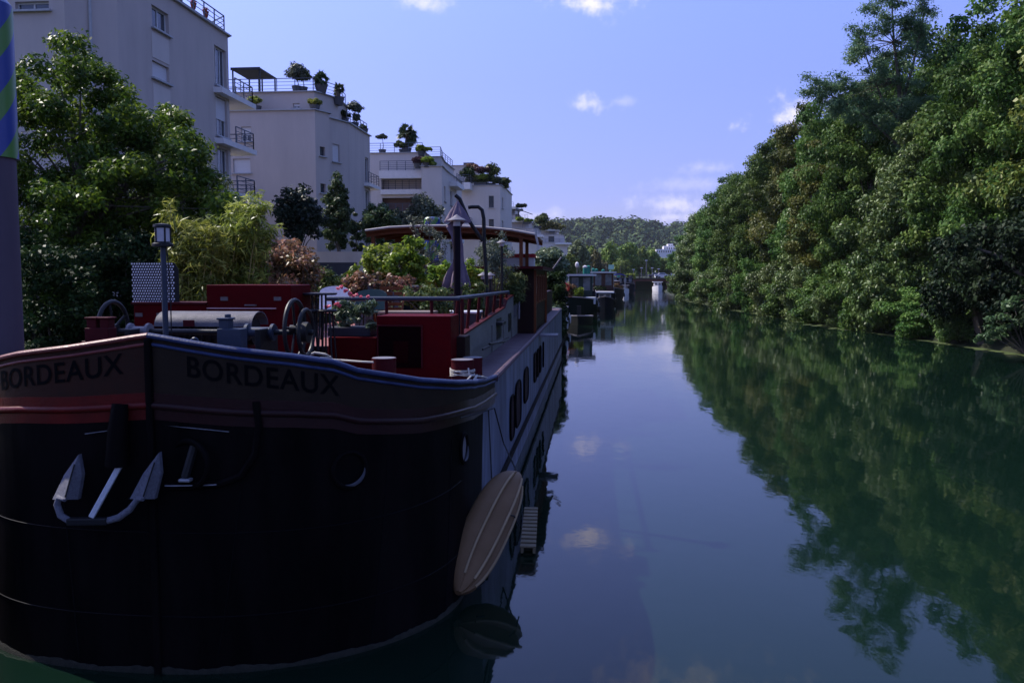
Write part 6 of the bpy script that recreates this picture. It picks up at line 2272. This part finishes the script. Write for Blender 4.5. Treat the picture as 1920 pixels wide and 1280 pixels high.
# ================================================================ right bank wood
L_R1 = leafmat('maple_leaf', (.026, .064, .013), (.063, .127, .023), (.14, .205, .048), trans=.25, rough=.5, spec=.1, vary=.13)
L_R2 = leafmat('yellowing_maple_leaf', (.03, .06, .011), (.078, .115, .02), (.18, .19, .04), trans=.25, rough=.5, spec=.2, vary=.15)
L_R3 = leafmat('ochre_yew_leaf', (.035, .05, .008), (.082, .10, .014), (.14, .14, .025), spec=.15, trans=.2, rough=.6, vary=.1)
L_R5 = leafmat('silver_maple_leaf', (.03, .062, .014), (.075, .122, .026), (.165, .22, .07), trans=.2, rough=.42, spec=.2, vary=.15)
L_LOC = leafmat('locust_leaf', (.04, .09, .045), (.085, .165, .075), (.17, .25, .12), trans=.4, vary=.1)


def proto(seed, rx, rz, cz, lm, n=190, cnt=430, leaf=.265, rc=1.4, shape=None, flat=.4, lump=.3, name='tree'):
    """a tree built at the origin; copies share its meshes"""
    R_ = np.random.default_rng(seed)
    pts = crown_points(R_, n, rx, rx, rz, cz, .33, lump, flat, shape)
    t = bpy.data.objects.new(name, None)
    COL.objects.link(t)
    t.empty_display_size = .3
    m = MB()
    limbs(m, R_, (0, 0, -.3), (.4, .2, cz + rz * .75), .26, [tuple(q) for q in pts[::8]], bend=.4)
    m.build('trunk', BARK, t)
    rr = rc * (.7 + .6 * R_.random(n))
    leaf_object('crown', pts, rr, (cnt * (rr / rc) ** 2).astype(int), leaf, lm, t, seed=seed, width=.62, up=.6, droop=.35, squash=.6, tone_c=.32, shell=.6)
    return t


broad = lambda h: 1.15 - .5 * h if h > .35 else .8 + .5 * h
P_A = proto(401, 5.2, 8.0, 8.3, L_R1, shape=broad)
P_B = proto(402, 4.6, 7.4, 7.7, L_R1, shape=broad)
P_C = proto(403, 5.0, 7.8, 8.0, L_R2, shape=broad)
P_D = proto(404, 4.4, 6.4, 6.6, L_R5, n=160, shape=broad)
P_E = proto(405, 2.4, 5.5, 5.7, L_R3, n=130, cnt=300, leaf=.18, rc=.8, shape=lambda h: 1.1 - .6 * h)
P_S = proto(406, 2.2, 1.9, 1.7, L_R5, n=80, cnt=330, leaf=.17, rc=.75, flat=.1, name='shrub')
P_T = proto(407, 2.0, 1.6, 1.5, L_R1, n=65, cnt=280, leaf=.17, rc=.7, flat=.1, name='shrub')
P_V = proto(408, 2.3, 2.6, 2.4, leafmat('shade_dark_leaf', (.005, .014, .006), (.012, .027, .010), (.03, .05, .02), trans=.1, rough=.5, spec=.08), n=80, cnt=330, leaf=.17, rc=.75, flat=.1, name='shrub')  # leaf colour darkened to stand for the shade under the right edge trees
first = {}


def put(pr, label, x, y, s=1.0, sz=None, rz=0, group='trees of the right bank wood', cat='tree', z=None):
    o = pr if pr.name not in first else dup(pr)
    sz = (sz or s) * (1.14 if 70 < y < 104 else 1.07)
    first[pr.name] = 1
    o.location = (x, y, z if z is not None else .9)
    o.scale = (s, s, sz or s)
    o.rotation_euler = (0, 0, rz)
    return tag(o, label, cat, group)


R_ = random.Random(77)


def rb(y): return interp(RB, y)


ROW = [
    (P_A, 35.5, 9.0, 1.10, 1.40, 'tall dark green tree at the very right end of the wood'),
    (P_B, 41.0, 7.6, 1.05, 1.32, 'dark green bank tree at the right edge with deep shadow below'),
    (P_C, 46.5, 5.2, .95, 1.12, 'yellow tinged maple at the right, its upper crown turning gold'),
    (P_A, 51.0, 4.6, .82, .95, 'broad dark maple below the lone feathery tree'),
    (P_B, 57.0, 4.6, .92, 1.02, 'dense green maple left of the deep dark gap'),
    (P_D, 61.0, 3.2, .82, .92, 'silvery green tree with leaves showing pale undersides, middle of the wood'),
    (P_E, 77.5, 2.0, 1.15, 1.15, 'narrow ochre green conifer like tree standing in the middle of the wood'),
    (P_A, 72.0, 4.2, .86, 1.0, 'green maple just left of the ochre tree'),
    (P_D, 80.5, 3.6, .85, .95, 'silvery bank tree low over the water left of the ochre tree'),
    (P_B, 84.0, 4.2, .92, 1.05, 'round topped green tree halfway along the wood'),
    (P_C, 92.0, 4.2, .88, .98, 'slightly yellowing tree in the far half of the wood'),
    (P_A, 100.0, 4.2, .9, 1.0, 'green tree beyond the slightly yellowing one'),
    (P_B, 110.0, 4.2, .95, 1.0, 'fourth green tree from the far left end of the wood'),
    (P_A, 121.0, 4.0, .95, .98, 'third green tree from the far left end of the wood'),
    (P_B, 133.0, 3.8, 1.0, .98, 'second green tree from the far left end of the wood'),
    (P_D, 146.0, 2.8, .95, .92, 'pale drooping tree at the far left end of the wood, overhanging the water'),
    (P_A, 160.0, 4.2, .9, .85, 'green tree hidden behind the left end of the wood'),
    (P_B, 178.0, 4.5, .8, .7, 'small looking tree beside the white motor cruiser'),
    (P_A, 200.0, 5.0, .8, .7, 'farthest tree of the right bank before the bridge'),
]
for i, (pr, y, d, s, sz, lab) in enumerate(ROW):
    put(pr, lab, rb(y) + d, y, s, sz, R_.uniform(0, 6.28))
BACK = [
    (P_C, 43.0, 13.5, 1.2, 1.5, 'tall golden topped tree at the upper right corner'),
    (P_B, 50.0, 12.0, 1.15, 1.36, 'tall dark tree standing behind the yellow tinged maple'),
    (P_A, 58.0, 11.5, 1.1, 1.30, 'tall tree behind the dense maple, top against the sky'),
    (P_B, 66.0, 11.0, 1.1, 1.30, 'tall tree behind the silvery one, top against the sky'),
    (P_A, 76.0, 11.0, 1.1, 1.24, 'back row tree peeping over the ochre tree'),
    (P_B, 88.0, 10.5, 1.05, 1.22, 'back row tree over the round topped one'),
    (P_A, 102.0, 10.0, 1.1, 1.16, 'back row tree in the far half of the wood'),
    (P_B, 118.0, 10.0, 1.1, 1.14, 'back row tree near the left end of the wood'),
    (P_A, 138.0, 10.0, 1.1, 1.08, 'last back row tree at the left end of the wood'),
]
for pr, y, d, s, sz, lab in BACK:
    put(pr, lab, rb(y) + d, y, s, sz, R_.uniform(0, 6.28), z=1.5)
# bushes hanging over the water's edge
BUSH = [(49.5, .8), (54, 1.0), (58.5, 1.2), (62.5, 1.1), (67, 1.0), (71, 1.2), (76, 1.1), (81, 1.1), (87, 1.1), (93, 1.2), (100, 1.1), (107, 1.2), (116, 1.2), (126, 1.2), (138, 1.3), (152, 1.3)]
words = ['first', 'second', 'third', 'fourth', 'fifth', 'sixth', 'seventh', 'eighth', 'ninth', 'tenth', 'eleventh', 'twelfth', 'thirteenth', 'fourteenth', 'fifteenth', 'sixteenth', 'seventeenth', 'eighteenth', 'nineteenth']
for i, (y, s) in enumerate(BUSH):
    pr = P_S if i % 2 == 0 else P_T
    put(pr, '%s %s bush from the right hanging over the right bank waterline' % (words[i], 'pale green' if i % 2 == 0 else 'dark green'), rb(y) + .7, y, s, s * R_.uniform(.8, 1.25), R_.uniform(0, 6.28), 'bushes along the right bank waterline', 'bush', .1)

for y, s_, lab in ((38.5, 1.1, 'bush with leaves coloured dark for shade deep under the right edge trees, nearest'), (43.0, 1.2, 'bush with leaves coloured dark for shade under the right edge trees, second'), (47.5, 1.0, 'small shade coloured bush where the dark hollow of the right bank begins')):
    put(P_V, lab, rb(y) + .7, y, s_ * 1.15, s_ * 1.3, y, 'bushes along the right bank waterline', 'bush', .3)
# lone feathery locust tree above the wood
yl = 66.0
t = thing('tree', 'lone airy feathery leaved tree rising above the right bank wood into the sky', 'tree', (at(1690, 300, Y=yl).x, yl, 1.5))
R2 = np.random.default_rng(88)
pts = []
outl = [(1700, 225), (1612, 60), (1604, 100), (1625, 20), (1650, -20), (1690, -30), (1730, -10), (1742, 20), (1735, 60), (1715, 100), (1640, 130), (1620, 95), (1660, 60), (1700, 40), (1680, 90), (1670, 10), (1720, 45), (1655, 150), (1690, 130), (1715, -40), (1610, 85),
        (1520, 165), (1535, 155), (1560, 165), (1580, 160), (1600, 165), (1550, 190), (1580, 190), (1620, 180), (1640, 200), (1600, 215), (1560, 215), (1630, 235), (1660, 230), (1690, 190), (1710, 160), (1700, 210), (1670, 200), (1725, 190), (1680, 250), (1705, 260), (1655, 110), (1695, 60), (1665, 40), (1720, 80), (1600, 190), (1575, 205)]
for (px, py) in outl:
    for k in range(5):
        q = at(px + R2.normal() * 11, py + R2.normal() * 9, Y=yl + R2.normal() * .9)
        pts.append(tuple(q))
m = MB()
b0 = at(1693, 420, Y=yl)
trk = [Vector((b0.x, yl, 1.2)), b0, at(1690, 260, Y=yl), at(1685, 150, Y=yl), at(1676, 80, Y=yl), at(1672, 0, Y=yl)]
m.tube(trk, [.28, .24, .19, .13, .09, .04], 8)
m.tube([at(1688, 205, Y=yl), at(1710, 130, Y=yl), at(1730, 40, Y=yl), at(1735, -20, Y=yl)], [.12, .09, .06, .03], 6)
m.tube([at(1690, 230, Y=yl), at(1655, 190, Y=yl), at(1625, 110, Y=yl), at(1612, 70, Y=yl)], [.11, .08, .05, .02], 6)
m.tube([at(1692, 280, Y=yl), at(1620, 215, Y=yl), at(1560, 180, Y=yl), at(1522, 165, Y=yl)], [.11, .08, .05, .02], 6)
for q in pts[::4]:
    q = Vector(q)
    s_ = min(trk[2:], key=lambda v: (v - q).length)
    m.tube([s_, s_.lerp(q, .5) + Vector((0, 0, .15)), q], [.04, .025, .008], 4)
m.build('trunk', BARK, t)
leaf_object('crown', pts, 1.0, 165, .19, L_LOC, t, seed=89, width=.42, up=.4, squash=.6, droop=.3, tone_c=.2, shell=.15)
# hanging feathery branch at lower right
t = thing('shrub', 'bright feathery branch low over the water at the right edge of the picture', 'bush', (at(1890, 640, Y=40).x, 40, .3))
pts = [tuple(at(px + R2.normal() * 8, py + R2.normal() * 5, Y=40 + R2.normal() * .4)) for (px, py) in ((1840, 630), (1855, 634), (1870, 625), (1890, 615), (1860, 605), (1880, 595), (1900, 580), (1905, 560), (1890, 570), (1875, 615), (1915, 600)) for k in range(4)]
m = MB()
for q in pts[::4]:
    m.tube([(at(1925, 640, Y=40).x, 40, .3), Vector(q) + Vector((.3, 0, .1)), q], [.03, .02, .006], 5)
m.build('stems', BARK, t)
leaf_object('foliage', pts, .26, 46, .2, leafmat('fern_leaf', (.03, .06, .025), (.06, .12, .045), (.13, .2, .08), trans=.25), t, seed=90, width=.4, squash=.5, droop=.3)
# floating weed along the right bank
WEED = mat('floating_weed', (.075, .10, .03), (.04, .06, .02), 2.5, .9, bump=.4, contrast=.15)
wv, wf = [], []
R3 = np.random.default_rng(9)
yy = np.concatenate([np.arange(38, 60, .9), np.arange(60, 150, 1.6)])
m = MB()
for y in yy:
    amt = .35 + .65 * max(0, math.sin(y * .19 + 1.3)) * (1 if y > 44 else .3)
    for k in range(int(9 * amt) + 2):
        x = rb(y) + .1 - abs(R3.normal()) * .55 * amt
        r = .12 + .3 * R3.random() * (1 + (y - 40) / 90)
        cy = y + R3.normal() * .5
        n = 7
        ph = R3.random() * 6
        m.add([(x + r * (.7 + .5 * R3.random()) * math.cos(ph + 2 * math.pi * j / n), cy + 1.3 * r * (.7 + .5 * R3.random()) * math.sin(ph + 2 * math.pi * j / n), .006 + .0015 * (k % 6)) for j in range(n)], [tuple(range(n))])
tag(m.build('floating_weed', WEED), 'yellow green floating weed fringing the right bank waterline', 'water weed', kind='stuff')

# ================================================================ thin summer haze
hm = bpy.data.materials.new('haze')
hm.use_nodes = True
hn = hm.node_tree.nodes
hn.remove(hn['Principled BSDF'])
pv = hn.new('ShaderNodeVolumePrincipled')
pv.inputs['Color'].default_value = (.80, .86, 1.0, 1)
pv.inputs['Density'].default_value = .00005
pv.inputs['Anisotropy'].default_value = 0
hm.node_tree.links.new(pv.outputs[0], hn['Material Output'].inputs['Volume'])
hz_ = MB().bb(-5500, 5500, -5500, 6500, -4, 135)
tag(hz_.build('haze', hm), 'thin bluish haze over the canal and the far hill', 'haze', kind='stuff')
